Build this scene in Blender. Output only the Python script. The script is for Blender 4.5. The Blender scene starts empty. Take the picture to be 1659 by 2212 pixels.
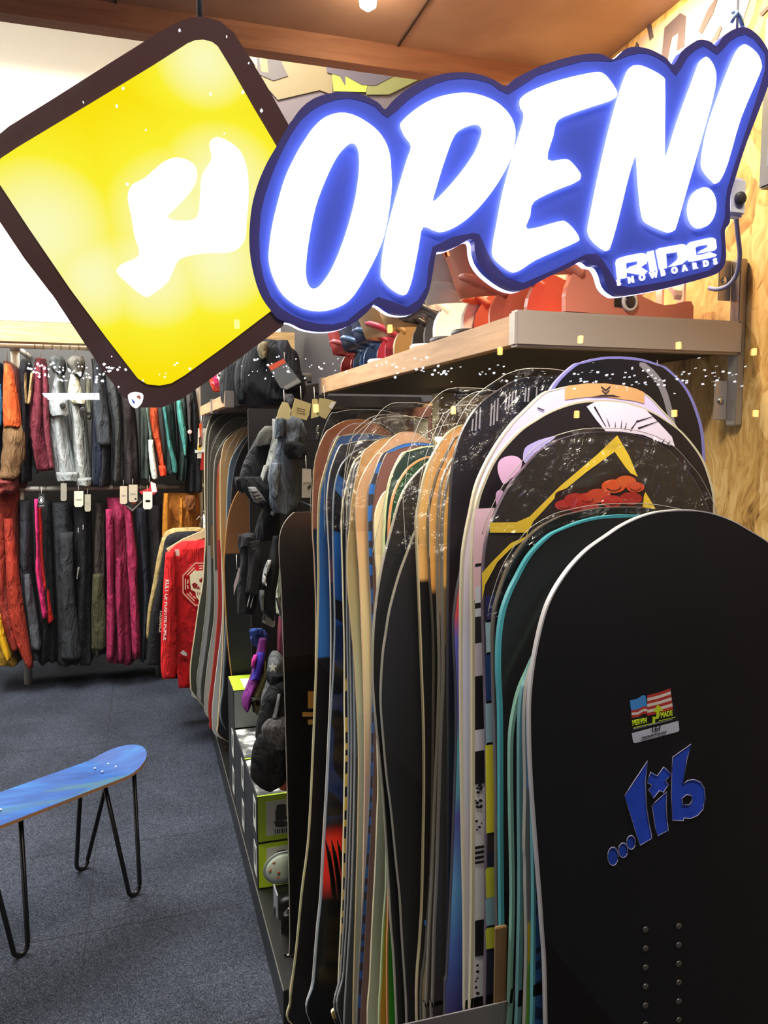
import bpy, bmesh, math, random
from mathutils import Vector, Matrix
from mathutils.geometry import tessellate_polygon
random.seed(7)
S = bpy.context.scene
COL = S.collection

# ------------------------------------------------------------------ camera
FPX = 1722.0
YAW = math.radians(17.1)
PIT = math.atan((1106 - 950) / FPX)
Fv = Vector((math.sin(YAW) * math.cos(PIT), math.cos(YAW) * math.cos(PIT), -math.sin(PIT)))
Rv = Vector((math.cos(YAW), -math.sin(YAW), 0))
Uv = Rv.cross(Fv)
EYE = Vector((0, 0, 1.5))
cam = bpy.data.objects.new('camera', bpy.data.cameras.new('camera'))
COL.objects.link(cam)
cam.data.sensor_fit = 'VERTICAL'; cam.data.sensor_height = 36; cam.data.lens = 36 * FPX / 2212
cam.data.clip_start = 0.02
M = Matrix((Rv, Uv, -Fv)).transposed().to_4x4(); M.translation = EYE
cam.matrix_world = M
S.camera = cam

# ------------------------------------------------------------------ world, exposure
w = bpy.data.worlds.new('night'); S.world = w; w.use_nodes = True
w.node_tree.nodes['Background'].inputs[0].default_value = (0.50, 0.48, 0.52, 1)
w.node_tree.nodes['Background'].inputs[1].default_value = 0.035
S.view_settings.view_transform = 'Standard'; S.view_settings.look = 'None'
S.view_settings.exposure = 1.0; S.view_settings.gamma = 1.0
S.view_settings.use_curve_mapping = False
S.cycles.max_bounces = 6; S.cycles.transparent_max_bounces = 24
S.cycles.sample_clamp_indirect = 4.0
S.cycles.caustics_reflective = False; S.cycles.caustics_refractive = False

def area(name, loc, to, sx, sy, power, col, spread=180):
    l = bpy.data.lights.new(name, 'AREA'); l.shape = 'RECTANGLE'; l.size = sx; l.size_y = sy
    l.energy = power; l.color = col; l.spread = math.radians(spread)
    o = bpy.data.objects.new(name, l); COL.objects.link(o); o.location = loc
    o.rotation_euler = (Vector(to) - Vector(loc)).to_track_quat('-Z', 'Y').to_euler()
    return o
# shop lamps, plus one added front fill outside the window
area('wall_wash_lamp', (-0.75, 5.0, 2.32), (-0.75, 5.85, 2.9), 1.8, 0.12, 70, (1.0, 0.97, 0.90))
area('ceiling_panel_lamp', (-1.0, 3.9, 3.22), (-1.0, 3.9, 0), 1.6, 1.0, 95, (0.97, 0.97, 1.0))
area('aisle_panel_lamp', (-0.5, 2.3, 3.22), (-0.4, 2.5, 0), 0.8, 0.6, 18, (0.90, 0.95, 1.0))
area('soffit_lamp', (0.80, 1.36, 2.33), (0.98, 1.30, 1.2), 0.12, 0.12, 7.5, (1.0, 0.74, 0.42))
area('front_fill', (0.3, -0.25, 2.9), (0.55, 1.0, 1.0), 1.4, 0.12, 20, (1.0, 0.90, 0.80))  # added unseen fill that brightens the board faces from the street side
area('display_spot_lamp', (0.22, 0.67, 2.32), (0.52, 1.15, 1.2), 0.30, 0.06, 3.0, (1.0, 0.86, 0.64), 72)
area('glove_spot_lamp', (0.25, 1.95, 2.9), (0.48, 2.35, 1.1), 0.25, 0.25, 16, (1.0, 0.93, 0.80))

# ------------------------------------------------------------------ helpers
def ray(px, py):
    return Fv + Rv * ((px - 829.5) / FPX) - Uv * ((py - 1106) / FPX)
def at(px, py, Y=None, X=None, Z=None):
    d = ray(px, py)
    t = (Y / d.y) if Y is not None else ((X / d.x) if X is not None else ((Z - 1.5) / d.z))
    return EYE + d * t
def lin(h):
    h = h.lstrip('#'); r = []
    for i in (0, 2, 4):
        v = int(h[i:i + 2], 16) / 255
        r.append(v / 12.92 if v <= 0.04045 else ((v + 0.055) / 1.055) ** 2.4)
    return (*r, 1)
MATS = {}
def mat(hexc, rough=0.6, metal=0.0, em=None, es=0.0, var=0.0, scale=30, bump=0.0, spec=None, coat=0, key=None):
    k = (hexc, rough, metal, em, es, var, scale, bump, spec, coat)
    if k in MATS: return MATS[k]
    m = bpy.data.materials.new('paint_' + hexc.lstrip('#')); m.use_nodes = True
    nt = m.node_tree; b = nt.nodes['Principled BSDF']
    b.inputs['Base Color'].default_value = lin(hexc); b.inputs['Roughness'].default_value = rough
    b.inputs['Metallic'].default_value = metal
    if spec is not None: b.inputs['Specular IOR Level'].default_value = spec
    if coat: b.inputs['Coat Weight'].default_value = coat; b.inputs['Coat Roughness'].default_value = 0.12
    if em: b.inputs['Emission Color'].default_value = lin(em); b.inputs['Emission Strength'].default_value = es
    if var or bump:
        tc = nt.nodes.new('ShaderNodeTexCoord'); n = nt.nodes.new('ShaderNodeTexNoise')
        n.inputs['Scale'].default_value = scale; n.inputs['Detail'].default_value = 4
        nt.links.new(tc.outputs['Object'], n.inputs['Vector'])
        if var:
            mx = nt.nodes.new('ShaderNodeMix'); mx.data_type = 'RGBA'
            c = lin(hexc); mx.inputs[6].default_value = (*[x * (1 - var) for x in c[:3]], 1)
            mx.inputs[7].default_value = (*[min(1, x * (1 + var)) for x in c[:3]], 1)
            nt.links.new(n.outputs[0], mx.inputs[0]); nt.links.new(mx.outputs[2], b.inputs['Base Color'])
        if bump:
            bp = nt.nodes.new('ShaderNodeBump'); bp.inputs['Strength'].default_value = bump; bp.inputs['Distance'].default_value = 0.01
            nt.links.new(n.outputs[0], bp.inputs['Height']); nt.links.new(bp.outputs[0], b.inputs['Normal'])
    MATS[k] = m
    return m
def cloth(hexc, rough=0.85):
    k = ('C', hexc)
    if k in MATS: return MATS[k]
    m = bpy.data.materials.new('cloth_' + hexc.lstrip('#')); nt, b = nodes(m)
    b.inputs['Roughness'].default_value = rough; b.inputs['Specular IOR Level'].default_value = .25
    tc = nt.nodes.new('ShaderNodeTexCoord'); mp = nt.nodes.new('ShaderNodeMapping'); mp.inputs['Scale'].default_value = (1, 1, .38)
    n = nt.nodes.new('ShaderNodeTexNoise'); n.inputs['Scale'].default_value = 17; n.inputs['Detail'].default_value = 3; n.inputs['Distortion'].default_value = 1.6
    nt.links.new(tc.outputs['Object'], mp.inputs[0]); nt.links.new(mp.outputs[0], n.inputs[0])
    c = lin(hexc); r = ramp(nt, [(.3, (*[x * .7 for x in c[:3]], 1)), (.7, (*[min(1, x * 1.25) for x in c[:3]], 1))]); nt.links.new(n.outputs[0], r.inputs[0]); nt.links.new(r.outputs[0], b.inputs['Base Color'])
    bp = nt.nodes.new('ShaderNodeBump'); bp.inputs['Strength'].default_value = .9; bp.inputs['Distance'].default_value = .03; nt.links.new(n.outputs[0], bp.inputs['Height']); nt.links.new(bp.outputs[0], b.inputs['Normal'])
    MATS[k] = m; return m
def emit(hexc, s, sample=True):
    k = ('E', hexc, s, sample)
    if k in MATS: return MATS[k]
    m = bpy.data.materials.new('lamp_' + hexc.lstrip('#')); m.use_nodes = True
    nt = m.node_tree; nt.nodes.clear()
    e = nt.nodes.new('ShaderNodeEmission'); e.inputs[0].default_value = lin(hexc); e.inputs[1].default_value = s
    o = nt.nodes.new('ShaderNodeOutputMaterial'); nt.links.new(e.outputs[0], o.inputs[0])
    if not sample: m.cycles.emission_sampling = 'NONE'
    MATS[k] = m
    return m
def nodes(m):
    m.use_nodes = True; return m.node_tree, m.node_tree.nodes['Principled BSDF']
def ramp(nt, stops, constant=False):
    r = nt.nodes.new('ShaderNodeValToRGB'); el = r.color_ramp.elements
    if constant: r.color_ramp.interpolation = 'CONSTANT'
    while len(el) > 1: el.remove(el[0])
    el[0].position = stops[0][0]; el[0].color = stops[0][1]
    for p, c in stops[1:]:
        e = el.new(p); e.color = c
    return r

def link(o, parent=None):
    COL.objects.link(o)
    if parent:
        o.parent = parent
        o['_o'] = list(parent['_o']) if parent.get('_o') else list(parent.location)
    return o
def tag(o, label=None, cat=None, group=None, kind=None):
    if label: o['label'] = label
    if cat: o['category'] = cat
    if group: o['group'] = group
    if kind: o['kind'] = kind
    return o
def thing(name, loc, label, cat, group=None):
    o = bpy.data.objects.new(name, None); o.location = loc; o.empty_display_size = 0.02
    COL.objects.link(o); return tag(o, label, cat, group)
def mesh(name, vs, fs, m, parent=None, smooth=False, origin=None, bevel=0, mi=None):
    """vertices in world space unless the parent is rotated; the origin moves to the parent's place or to the base centre"""
    vs = [Vector(v) for v in vs]
    if parent is not None: off = Vector(parent['_o']) if parent.get('_o') else Vector(parent.location)
    elif origin is not None: off = Vector(origin)
    else:
        off = Vector(((min(v.x for v in vs) + max(v.x for v in vs)) / 2, (min(v.y for v in vs) + max(v.y for v in vs)) / 2, min(v.z for v in vs)))
    me = bpy.data.meshes.new(name); me.from_pydata([tuple(v - off) for v in vs], [], fs)
    ms = m if isinstance(m, list) else [m]
    for q in ms: me.materials.append(q)
    if mi: me.polygons.foreach_set('material_index', mi)
    bm = bmesh.new(); bm.from_mesh(me); bmesh.ops.recalc_face_normals(bm, faces=bm.faces)
    if bevel: bmesh.ops.bevel(bm, geom=bm.edges[:], offset=bevel, segments=2, affect='EDGES')
    bm.to_mesh(me); bm.free()
    if smooth: me.polygons.foreach_set('use_smooth', [True] * len(me.polygons))
    me.update()
    o = bpy.data.objects.new(name, me)
    if parent is None: o.location = off
    link(o, parent)
    return o
BF = [(0, 1, 2, 3), (7, 6, 5, 4), (0, 4, 5, 1), (1, 5, 6, 2), (2, 6, 7, 3), (3, 7, 4, 0)]
def boxv(x0, x1, y0, y1, z0, z1):
    return [(x0, y0, z0), (x1, y0, z0), (x1, y1, z0), (x0, y1, z0), (x0, y0, z1), (x1, y0, z1), (x1, y1, z1), (x0, y1, z1)]
def box(name, x0, x1, y0, y1, z0, z1, m, parent=None, bevel=0, smooth=False):
    return mesh(name, boxv(x0, x1, y0, y1, z0, z1), BF, m, parent, bevel=bevel, smooth=smooth)
def catmull(pts, n=6, closed=True):
    out = []; N = len(pts); rng = range(N) if closed else range(N - 1)
    for i in rng:
        if closed: p = [pts[(i + k) % N] for k in (-1, 0, 1, 2)]
        else: p = [pts[max(0, i - 1)], pts[i], pts[i + 1], pts[min(N - 1, i + 2)]]
        for j in range(n):
            t = j / n
            out.append(tuple(0.5 * ((2 * p[1][k]) + (-p[0][k] + p[2][k]) * t + (2 * p[0][k] - 5 * p[1][k] + 4 * p[2][k] - p[3][k]) * t * t + (-p[0][k] + 3 * p[1][k] - 3 * p[2][k] + p[3][k]) * t ** 3) for k in range(len(p[0]))))
    if not closed: out.append(tuple(pts[-1]))
    return out
def slab_poly(name, rings, m, parent, y0, y1, wf=None, cuts=None, bend=None):
    """extruded polygon in the xz plane; rings = outer + holes of (x, z); wf maps (x, y, z) to world"""
    tri = tessellate_polygon([[Vector((p[0], p[1], 0)) for p in r] for r in rings])
    flat = [p for r in rings for p in r]; n = len(flat)
    vs = [(p[0], y0, p[1]) for p in flat] + [(p[0], y1, p[1]) for p in flat]
    fs = [tuple(t) for t in tri] + [tuple(i + n for i in reversed(t)) for t in tri]
    k = 0
    for r in rings:
        L = len(r)
        for i in range(L):
            a = k + i; b = k + (i + 1) % L; fs.append((a, b, b + n, a + n))
        k += L
    if wf: vs = [wf(*v) for v in vs]
    o = mesh(name, vs, fs, m, parent)
    return o
def tube(name, pts, r, m, parent=None, n=8, closed=False, origin=None):
    pts = [Vector(p) for p in pts]; N = len(pts); vs = []; fs = []
    up = Vector((0.03, 0.02, 1)).normalized()
    for i, p in enumerate(pts):
        if closed: t = pts[(i + 1) % N] - pts[i - 1]
        else: t = pts[min(N - 1, i + 1)] - pts[max(0, i - 1)]
        t.normalize()
        a = t.cross(up)
        if a.length < 0.1: a = t.cross(Vector((1, 0, 0)))
        a.normalize(); b = t.cross(a)
        rr = r[i] if isinstance(r, (list, tuple)) else r
        for j in range(n):
            q = 2 * math.pi * j / n; vs.append(p + a * math.cos(q) * rr + b * math.sin(q) * rr)
    for i in range(N if closed else N - 1):
        for j in range(n):
            a = i * n + j; b = i * n + (j + 1) % n; c = ((i + 1) % N) * n + (j + 1) % n; d = ((i + 1) % N) * n + j
            fs.append((a, b, c, d))
    if not closed:
        fs.append(tuple(range(n))); fs.append(tuple(range((N - 1) * n, N * n)))
    return mesh(name, vs, fs, m, parent, smooth=True, origin=origin)
def loft(name, levels, Y, depth, m, parent=None, folds=0.12, nf=5, seed=0, n=24, rows=26, quilt=0, tilt=0, flat=0.0):
    """hanging cloth body: levels are (py, xl, xr) in the photo's pixels at distance Y; a closed tube with folds"""
    rnd = random.Random(seed + int(levels[0][1]) * 7); ph = [rnd.uniform(0, 6.28) for _ in range(6)]
    L = []
    for py, xl, xr in levels:
        a = at(xl, py, Y=Y); b = at(xr, py, Y=Y); L.append((a.x, b.x, (a.z + b.z) / 2))
    C = catmull(L, max(2, rows // (len(L) - 1)), False)
    vs = []; fs = []; N = len(C)
    for i, (x0, x1, z) in enumerate(C):
        f = i / (N - 1); cx = (x0 + x1) / 2; hw = (x1 - x0) / 2
        d = depth * (0.45 + 0.55 * min(1, f * 4)) * (1.0 - flat * f)
        q = 1.0 + (0.10 * abs(math.sin(f * quilt * math.pi)) - 0.05 if quilt else 0)
        for j in range(n):
            t = 2 * math.pi * j / n
            g = 1 + folds * (0.35 + f) * (math.sin(nf * t + ph[0] + 2.0 * math.sin(3 * f + ph[1])) * 0.6 + 0.4 * math.sin((nf + 3) * t + ph[2] + 3 * f))
            g2 = 1 + folds * 0.25 * math.sin(9 * f + 2 * t + ph[3])
            cx_, cy_ = math.cos(t), math.sin(t)
            vs.append((cx + hw * cx_ * (0.92 + 0.08 * g) * q, Y + tilt * f + d / 2 * cy_ * g * g2 * q, z + 0.004 * math.sin(3 * t + ph[4]) * f))
    for i in range(N - 1):
        for j in range(n):
            fs.append((i * n + j, i * n + (j + 1) % n, (i + 1) * n + (j + 1) % n, (i + 1) * n + j))
    fs.append(tuple(range(n))); fs.append(tuple(range((N - 1) * n, N * n)))
    return mesh(name, vs, fs, m, parent, smooth=True)
def lathe(name, prof, c, m, parent=None, n=28, axis='z', rot=None):
    vs = []; fs = []
    for r, h in prof:
        for j in range(n):
            t = 2 * math.pi * j / n; v = Vector((r * math.cos(t), r * math.sin(t), h))
            if rot is not None: v = rot @ v
            vs.append(Vector(c) + v)
    for i in range(len(prof) - 1):
        for j in range(n): fs.append((i * n + j, i * n + (j + 1) % n, (i + 1) * n + (j + 1) % n, (i + 1) * n + j))
    fs.append(tuple(range(n))); fs.append(tuple(range((len(prof) - 1) * n, len(prof) * n)))
    return mesh(name, vs, fs, m, parent, smooth=True)
def text(name, s, size, m, parent, wf, depth=0.0004, bold=0.0, sx=1.0):
    """letters as a thin mesh; wf maps text-plane (u, v, d) to world"""
    cu = bpy.data.curves.new(name, 'FONT'); cu.body = s; cu.size = size; cu.extrude = depth; cu.offset = bold
    cu.resolution_u = 3
    o = bpy.data.objects.new(name, cu); COL.objects.link(o)
    me = bpy.data.meshes.new_from_object(o.evaluated_get(bpy.context.evaluated_depsgraph_get()))
    bpy.data.objects.remove(o); bpy.data.curves.remove(cu)
    off = Vector(parent['_o']) if parent.get('_o') else Vector(parent.location)
    for v in me.vertices: v.co = Vector(wf(v.co.x * sx, v.co.y, v.co.z)) - off
    me.materials.clear(); me.materials.append(m); me.name = name
    ob = bpy.data.objects.new(name, me); link(ob, parent); return ob
def quadframe(a, b, out):
    """frame whose u runs a -> b (unit length kept in metres), v perpendicular upwards in the vertical plane"""
    a = Vector(a); b = Vector(b); u = (b - a).normalized(); o = Vector(out).normalized(); v = o.cross(u)
    return lambda x, y, d: a + u * x + v * y + o * d

# ------------------------------------------------------------------ setting
m_carpet = bpy.data.materials.new('carpet'); nt, b = nodes(m_carpet)
tc = nt.nodes.new('ShaderNodeTexCoord'); n1 = nt.nodes.new('ShaderNodeTexNoise'); n1.inputs['Scale'].default_value = 260; n1.inputs['Detail'].default_value = 3
n2 = nt.nodes.new('ShaderNodeTexNoise'); n2.inputs['Scale'].default_value = 3.2; n2.inputs['Detail'].default_value = 4
nt.links.new(tc.outputs['Object'], n1.inputs[0]); nt.links.new(tc.outputs['Object'], n2.inputs[0])
r1 = ramp(nt, [(0.32, lin('#1c1e26')), (0.52, lin('#383c46')), (0.72, lin('#595d66'))])
r2 = ramp(nt, [(0.35, (0.72, 0.72, 0.72, 1)), (0.65, (1.1, 1.1, 1.1, 1))])
mx = nt.nodes.new('ShaderNodeMix'); mx.data_type = 'RGBA'; mx.blend_type = 'MULTIPLY'; mx.inputs[0].default_value = 1
nt.links.new(n1.outputs[0], r1.inputs[0]); nt.links.new(n2.outputs[0], r2.inputs[0]); nt.links.new(r1.outputs[0], mx.inputs[6]); nt.links.new(r2.outputs[0], mx.inputs[7])
nt.links.new(mx.outputs[2], b.inputs['Base Color']); b.inputs['Roughness'].default_value = 0.95; b.inputs['Specular IOR Level'].default_value = 0.1
bp = nt.nodes.new('ShaderNodeBump'); bp.inputs['Strength'].default_value = 0.6; bp.inputs['Distance'].default_value = 0.004; nt.links.new(n1.outputs[0], bp.inputs['Height']); nt.links.new(bp.outputs[0], b.inputs['Normal'])

m_osb = bpy.data.materials.new('strand_board'); nt, b = nodes(m_osb)
tc = nt.nodes.new('ShaderNodeTexCoord'); mp = nt.nodes.new('ShaderNodeMapping'); mp.inputs['Scale'].default_value = (1, 1, 1.0)
nt.links.new(tc.outputs['Object'], mp.inputs[0])
wn = nt.nodes.new('ShaderNodeTexNoise'); wn.inputs['Scale'].default_value = 4; wn.inputs['Detail'].default_value = 2
va = nt.nodes.new('ShaderNodeVectorMath'); va.operation = 'MULTIPLY_ADD'; va.inputs[1].default_value = (0.25, 0.25, 0.25)
nt.links.new(mp.outputs[0], wn.inputs[0]); nt.links.new(wn.outputs[1], va.inputs[0]); nt.links.new(mp.outputs[0], va.inputs[2])
vo = nt.nodes.new('ShaderNodeTexVoronoi'); vo.inputs['Scale'].default_value = 12; vo.inputs['Randomness'].default_value = 1
mp2 = nt.nodes.new('ShaderNodeMapping'); mp2.inputs['Rotation'].default_value = (0.5, 0, 0); mp2.inputs['Scale'].default_value = (1, 2.2, 0.9)
nt.links.new(va.outputs[0], mp2.inputs[0]); nt.links.new(mp2.outputs[0], vo.inputs[0])
fn = nt.nodes.new('ShaderNodeTexNoise'); fn.inputs['Scale'].default_value = 22; fn.inputs['Detail'].default_value = 6; fn.inputs['Distortion'].default_value = 1.2
nt.links.new(mp2.outputs[0], fn.inputs[0])
sp = nt.nodes.new('ShaderNodeSeparateColor'); nt.links.new(vo.outputs['Color'], sp.inputs[0])
ad = nt.nodes.new('ShaderNodeMath'); ad.operation = 'MULTIPLY_ADD'; ad.inputs[1].default_value = 0.45
nt.links.new(sp.outputs[0], ad.inputs[0]); nt.links.new(fn.outputs[0], ad.inputs[2])
r = ramp(nt, [(0.34, lin('#6d4f26')), (0.48, lin('#a67e42')), (0.72, lin('#c9a05c')), (0.95, lin('#e0bf80'))])
nt.links.new(ad.outputs[0], r.inputs[0]); nt.links.new(r.outputs[0], b.inputs['Base Color']); b.inputs['Roughness'].default_value = 0.7
bp = nt.nodes.new('ShaderNodeBump'); bp.inputs['Strength'].default_value = 0.5; bp.inputs['Distance'].default_value = 0.004; nt.links.new(ad.outputs[0], bp.inputs['Height']); nt.links.new(bp.outputs[0], b.inputs['Normal'])

def wood(h1, h2, axis=(1, 12, 12), scale=6, rough=0.55):
    m = bpy.data.materials.new('wood_grain'); nt, b = nodes(m)
    tc = nt.nodes.new('ShaderNodeTexCoord'); mp = nt.nodes.new('ShaderNodeMapping'); mp.inputs['Scale'].default_value = axis
    n = nt.nodes.new('ShaderNodeTexNoise'); n.inputs['Scale'].default_value = scale; n.inputs['Detail'].default_value = 6; n.inputs['Distortion'].default_value = 0.6
    nt.links.new(tc.outputs['Object'], mp.inputs[0]); nt.links.new(mp.outputs[0], n.inputs[0])
    r = ramp(nt, [(0.3, lin(h1)), (0.7, lin(h2))]); nt.links.new(n.outputs[0], r.inputs[0]); nt.links.new(r.outputs[0], b.inputs['Base Color'])
    b.inputs['Roughness'].default_value = rough; return m
m_shelf = wood('#a8805a', '#c79d72', (12, 1, 12)); m_beam = wood('#b08a55', '#d6b27c', (1, 12, 12)); m_sof = wood('#8c7264', '#a58c7e', (3, 3, 3), 2)
m_white = mat('#f0ede4', 0.8, var=0.03, scale=8); m_black = mat('#0c0c0e', 0.5); m_dark = mat('#191716', 0.7, var=0.2)
m_metal = mat('#b4b2b0', 0.35, 0.8); m_chrome = mat('#dcdcdc', 0.12, 1.0); m_pipe = mat('#c9c4ba', 0.4, 0.2)

def struct(o): o['kind'] = 'structure'; return o
struct(box('floor', -3.0, 1.15, 0.42, 6.0, -0.06, 0.0, m_carpet))
struct(box('trim_1', -3.0, 1.15, -4.5, 0.42, -0.10, -0.02, mat('#2c2b2d', 0.85, var=0.3, scale=60)))['label'] = 'dark pavement outside the shop window'
wr = struct(mesh('wall_right', boxv(1.03, 1.12, 0.42, 6.0, 0, 3.3), BF, m_osb))
# carpet tile joints
seam = mat('#15171c', 0.9)
for q, (a, bb) in enumerate([((-2.0, 2.96), (0.3, 3.02)), ((-2.0, 2.42), (0.3, 2.49)), ((-0.195, 0.5), (-0.185, 5.4)), ((-0.82, 0.5), (-0.81, 5.4)), ((-2.0, 1.9), (0.3, 1.96)), ((-2.0, 3.5), (0.3, 3.56)), ((-2.0, 4.04), (0.3, 4.1))]):
    dx = bb[0] - a[0]; dy = bb[1] - a[1]; hz = dy > dx
    o = mesh('carpet_seam', [(a[0], a[1], 0.0006), (bb[0], bb[1], 0.0006), (bb[0] + (0.003 if hz else 0), bb[1] + (0 if hz else 0.003), 0.0006), (a[0] + (0.003 if hz else 0), a[1] + (0 if hz else 0.003), 0.0006)], [(0, 1, 2, 3)], seam, bpy.data.objects['floor'])
# back, left, ceiling
struct(box('wall_back', -3.0, 1.03, 5.9, 6.0, 0, 2.19, m_dark))
struct(box('wall_back', -3.0, 1.03, 5.9, 6.0, 2.19, 3.3, m_white))['label'] = 'white upper half of the back wall, washed by lamps'
struct(box('wall_left', -3.1, -3.0, 0.42, 6.0, 0, 3.3, m_white))
struct(box('ceiling', -3.0, 1.12, 1.78, 6.0, 3.3, 3.36, m_white))
sof = struct(box('ceiling', -3.0, 1.12, 0.42, 1.72, 2.35, 2.42, m_sof)); sof['label'] = 'low brown soffit over the display window'
for x in (-0.6, -0.02, 0.56): box('panel_joint', x, x + 0.004, 0.45, 1.72, 2.347, 2.3505, mat('#33241a', 0.9), sof)
struct(box('trim_2', -3.0, 1.03, 1.72, 1.755, 2.30, 2.42, wood('#8a6450', '#a67e66')))['label'] = 'brown fascia at the inner edge of the soffit'
struct(box('trim_3', -3.0, 1.03, 1.755, 1.79, 2.42, 3.3, m_white))
lp_ = at(795, 8, Z=2.30); sl = thing('ceiling_lamp', (lp_.x, lp_.y, 2.35), 'small warm lamp on the brown soffit above the sign', 'lamp')
lathe('base', [(.03, 2.335 - 2.30), (.034, .05)], (lp_.x, lp_.y, 2.30), m_metal, sl, n=16); lathe('bulb', [(.004, -.012), (.015, -.004), (.017, .012), (.010, .034)], (lp_.x, lp_.y, 2.30), emit('#ffd8a8', 75), sl, n=14)
# display window: frame and pane
wt = thing('window_1', (-0.4, 0.46, 0.05), None, None); wt['kind'] = 'structure'
fr = mat('#2a2725', 0.45, 0.5)
box('sill', -2.2, 1.12, 0.43, 0.51, -0.0, 0.08, fr, wt, 0.004); box('head', -2.2, 1.12, 0.43, 0.51, 2.28, 2.35, fr, wt, 0.004)
box('jamb', -2.2, -2.14, 0.43, 0.51, 0.08, 2.28, fr, wt, 0.004); box('jamb', 1.06, 1.12, 0.43, 0.51, 0.08, 2.28, fr, wt, 0.004)
m_glass = bpy.data.materials.new('window_glass'); m_glass.use_nodes = True; nt = m_glass.node_tree; nt.nodes.clear()
tr = nt.nodes.new('ShaderNodeBsdfTransparent'); tr.inputs[0].default_value = (0.985, 0.99, 0.99, 1)
gl = nt.nodes.new('ShaderNodeBsdfGlossy'); gl.inputs['Roughness'].default_value = 0.0
lw = nt.nodes.new('ShaderNodeLayerWeight'); pw = nt.nodes.new('ShaderNodeMath'); pw.operation = 'POWER'; pw.inputs[1].default_value = 5
ma = nt.nodes.new('ShaderNodeMath'); ma.operation = 'MULTIPLY_ADD'; ma.inputs[1].default_value = 0.9; ma.inputs[2].default_value = 0.042
mxs = nt.nodes.new('ShaderNodeMixShader'); o_ = nt.nodes.new('ShaderNodeOutputMaterial')
nt.links.new(lw.outputs['Facing'], pw.inputs[0]); nt.links.new(pw.outputs[0], ma.inputs[0]); nt.links.new(ma.outputs[0], mxs.inputs[0])
nt.links.new(tr.outputs[0], mxs.inputs[1]); nt.links.new(gl.outputs[0], mxs.inputs[2]); nt.links.new(mxs.outputs[0], o_.inputs[0])
GY = 0.47
box('pane', -2.14, 1.06, GY, GY + 0.006, 0.08, 2.28, m_glass, wt)

# ------------------------------------------------------------------ the lit sign
SY = 0.60
def sg(pts): return [(at(x, y, Y=SY).x, at(x, y, Y=SY).z) for x, y in pts]
def cz(pts, ox, oy, k): return [(ox + x * k, oy + y * k) for x, y in pts]
sign = thing('open_sign', (0.2, SY, 1.5), 'lit hanging sign, yellow diamond beside blue-edged glowing white OPEN! letters', 'sign')
m_border = bpy.data.materials.new('sign_border'); nt, b = nodes(m_border); b.inputs['Base Color'].default_value = lin('#4b3030'); b.inputs['Roughness'].default_value = 0.25
m_panel = bpy.data.materials.new('blue_acrylic'); nt, b = nodes(m_panel); b.inputs['Base Color'].default_value = lin('#4658c8'); b.inputs['Roughness'].default_value = 0.3
b.inputs['Emission Color'].default_value = lin('#2a2f86'); b.inputs['Emission Strength'].default_value = 0.12
m_letter = emit('#e4ecff', 2.8)
m_rear = emit('#b9c0ff', 2.0)
diamond = [(-48, 380), (-40, 335), (-12, 298), (20, 272), (120, 210), (250, 128), (340, 72), (378, 50), (410, 38), (440, 36), (475, 45), (505, 70), (530, 110), (570, 175), (625, 272), (640, 320), (650, 480), (640, 640), (610, 705), (540, 757), (450, 822), (395, 860), (350, 880), (300, 880), (265, 855), (215, 790), (115, 640), (50, 555), (0, 480), (-36, 430)]
slab_poly('diamond_frame', [sg(diamond)], m_border, sign, SY, SY + 0.006)
yel = [(2, 402), (-8, 390), (-9, 362), (2, 343), (40, 318), (200, 222), (330, 143), (405, 95), (422, 88), (440, 87), (458, 92), (470, 101), (500, 150), (550, 238), (597, 317), (575, 355), (556, 400), (543, 450), (538, 510), (541, 560), (552, 610), (566, 645), (585, 672), (480, 752), (400, 810), (370, 828), (345, 833), (318, 830), (298, 818), (230, 730), (150, 622), (60, 490)]
# the diamond's light box: yellow acrylic, inner lamp glow painted into its emission as pale blobs
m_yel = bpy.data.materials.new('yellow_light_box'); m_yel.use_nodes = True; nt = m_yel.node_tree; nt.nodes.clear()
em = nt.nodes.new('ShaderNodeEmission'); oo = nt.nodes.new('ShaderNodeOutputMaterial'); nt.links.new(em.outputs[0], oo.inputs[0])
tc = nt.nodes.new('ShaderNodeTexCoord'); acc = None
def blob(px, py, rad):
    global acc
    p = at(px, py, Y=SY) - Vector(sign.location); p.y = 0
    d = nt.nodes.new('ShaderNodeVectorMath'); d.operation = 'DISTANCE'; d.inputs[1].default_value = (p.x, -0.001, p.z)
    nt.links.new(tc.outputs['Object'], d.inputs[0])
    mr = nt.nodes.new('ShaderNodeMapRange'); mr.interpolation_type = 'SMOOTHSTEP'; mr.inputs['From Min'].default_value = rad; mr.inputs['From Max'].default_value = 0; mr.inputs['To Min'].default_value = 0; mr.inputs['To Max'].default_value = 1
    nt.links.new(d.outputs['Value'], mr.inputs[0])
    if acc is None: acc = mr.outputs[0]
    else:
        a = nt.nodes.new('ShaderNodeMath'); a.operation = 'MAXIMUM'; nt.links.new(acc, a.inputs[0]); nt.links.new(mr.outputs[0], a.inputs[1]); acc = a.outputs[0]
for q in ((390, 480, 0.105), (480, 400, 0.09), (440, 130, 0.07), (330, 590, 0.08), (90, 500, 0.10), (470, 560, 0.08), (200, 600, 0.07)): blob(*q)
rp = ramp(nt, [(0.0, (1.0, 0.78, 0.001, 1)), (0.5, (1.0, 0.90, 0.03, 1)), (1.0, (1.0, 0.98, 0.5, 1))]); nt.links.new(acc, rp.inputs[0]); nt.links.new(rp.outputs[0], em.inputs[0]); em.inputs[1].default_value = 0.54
slab_poly('yellow_light_panel', [sg(yel)], m_yel, sign, SY - 0.001, SY)
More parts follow.
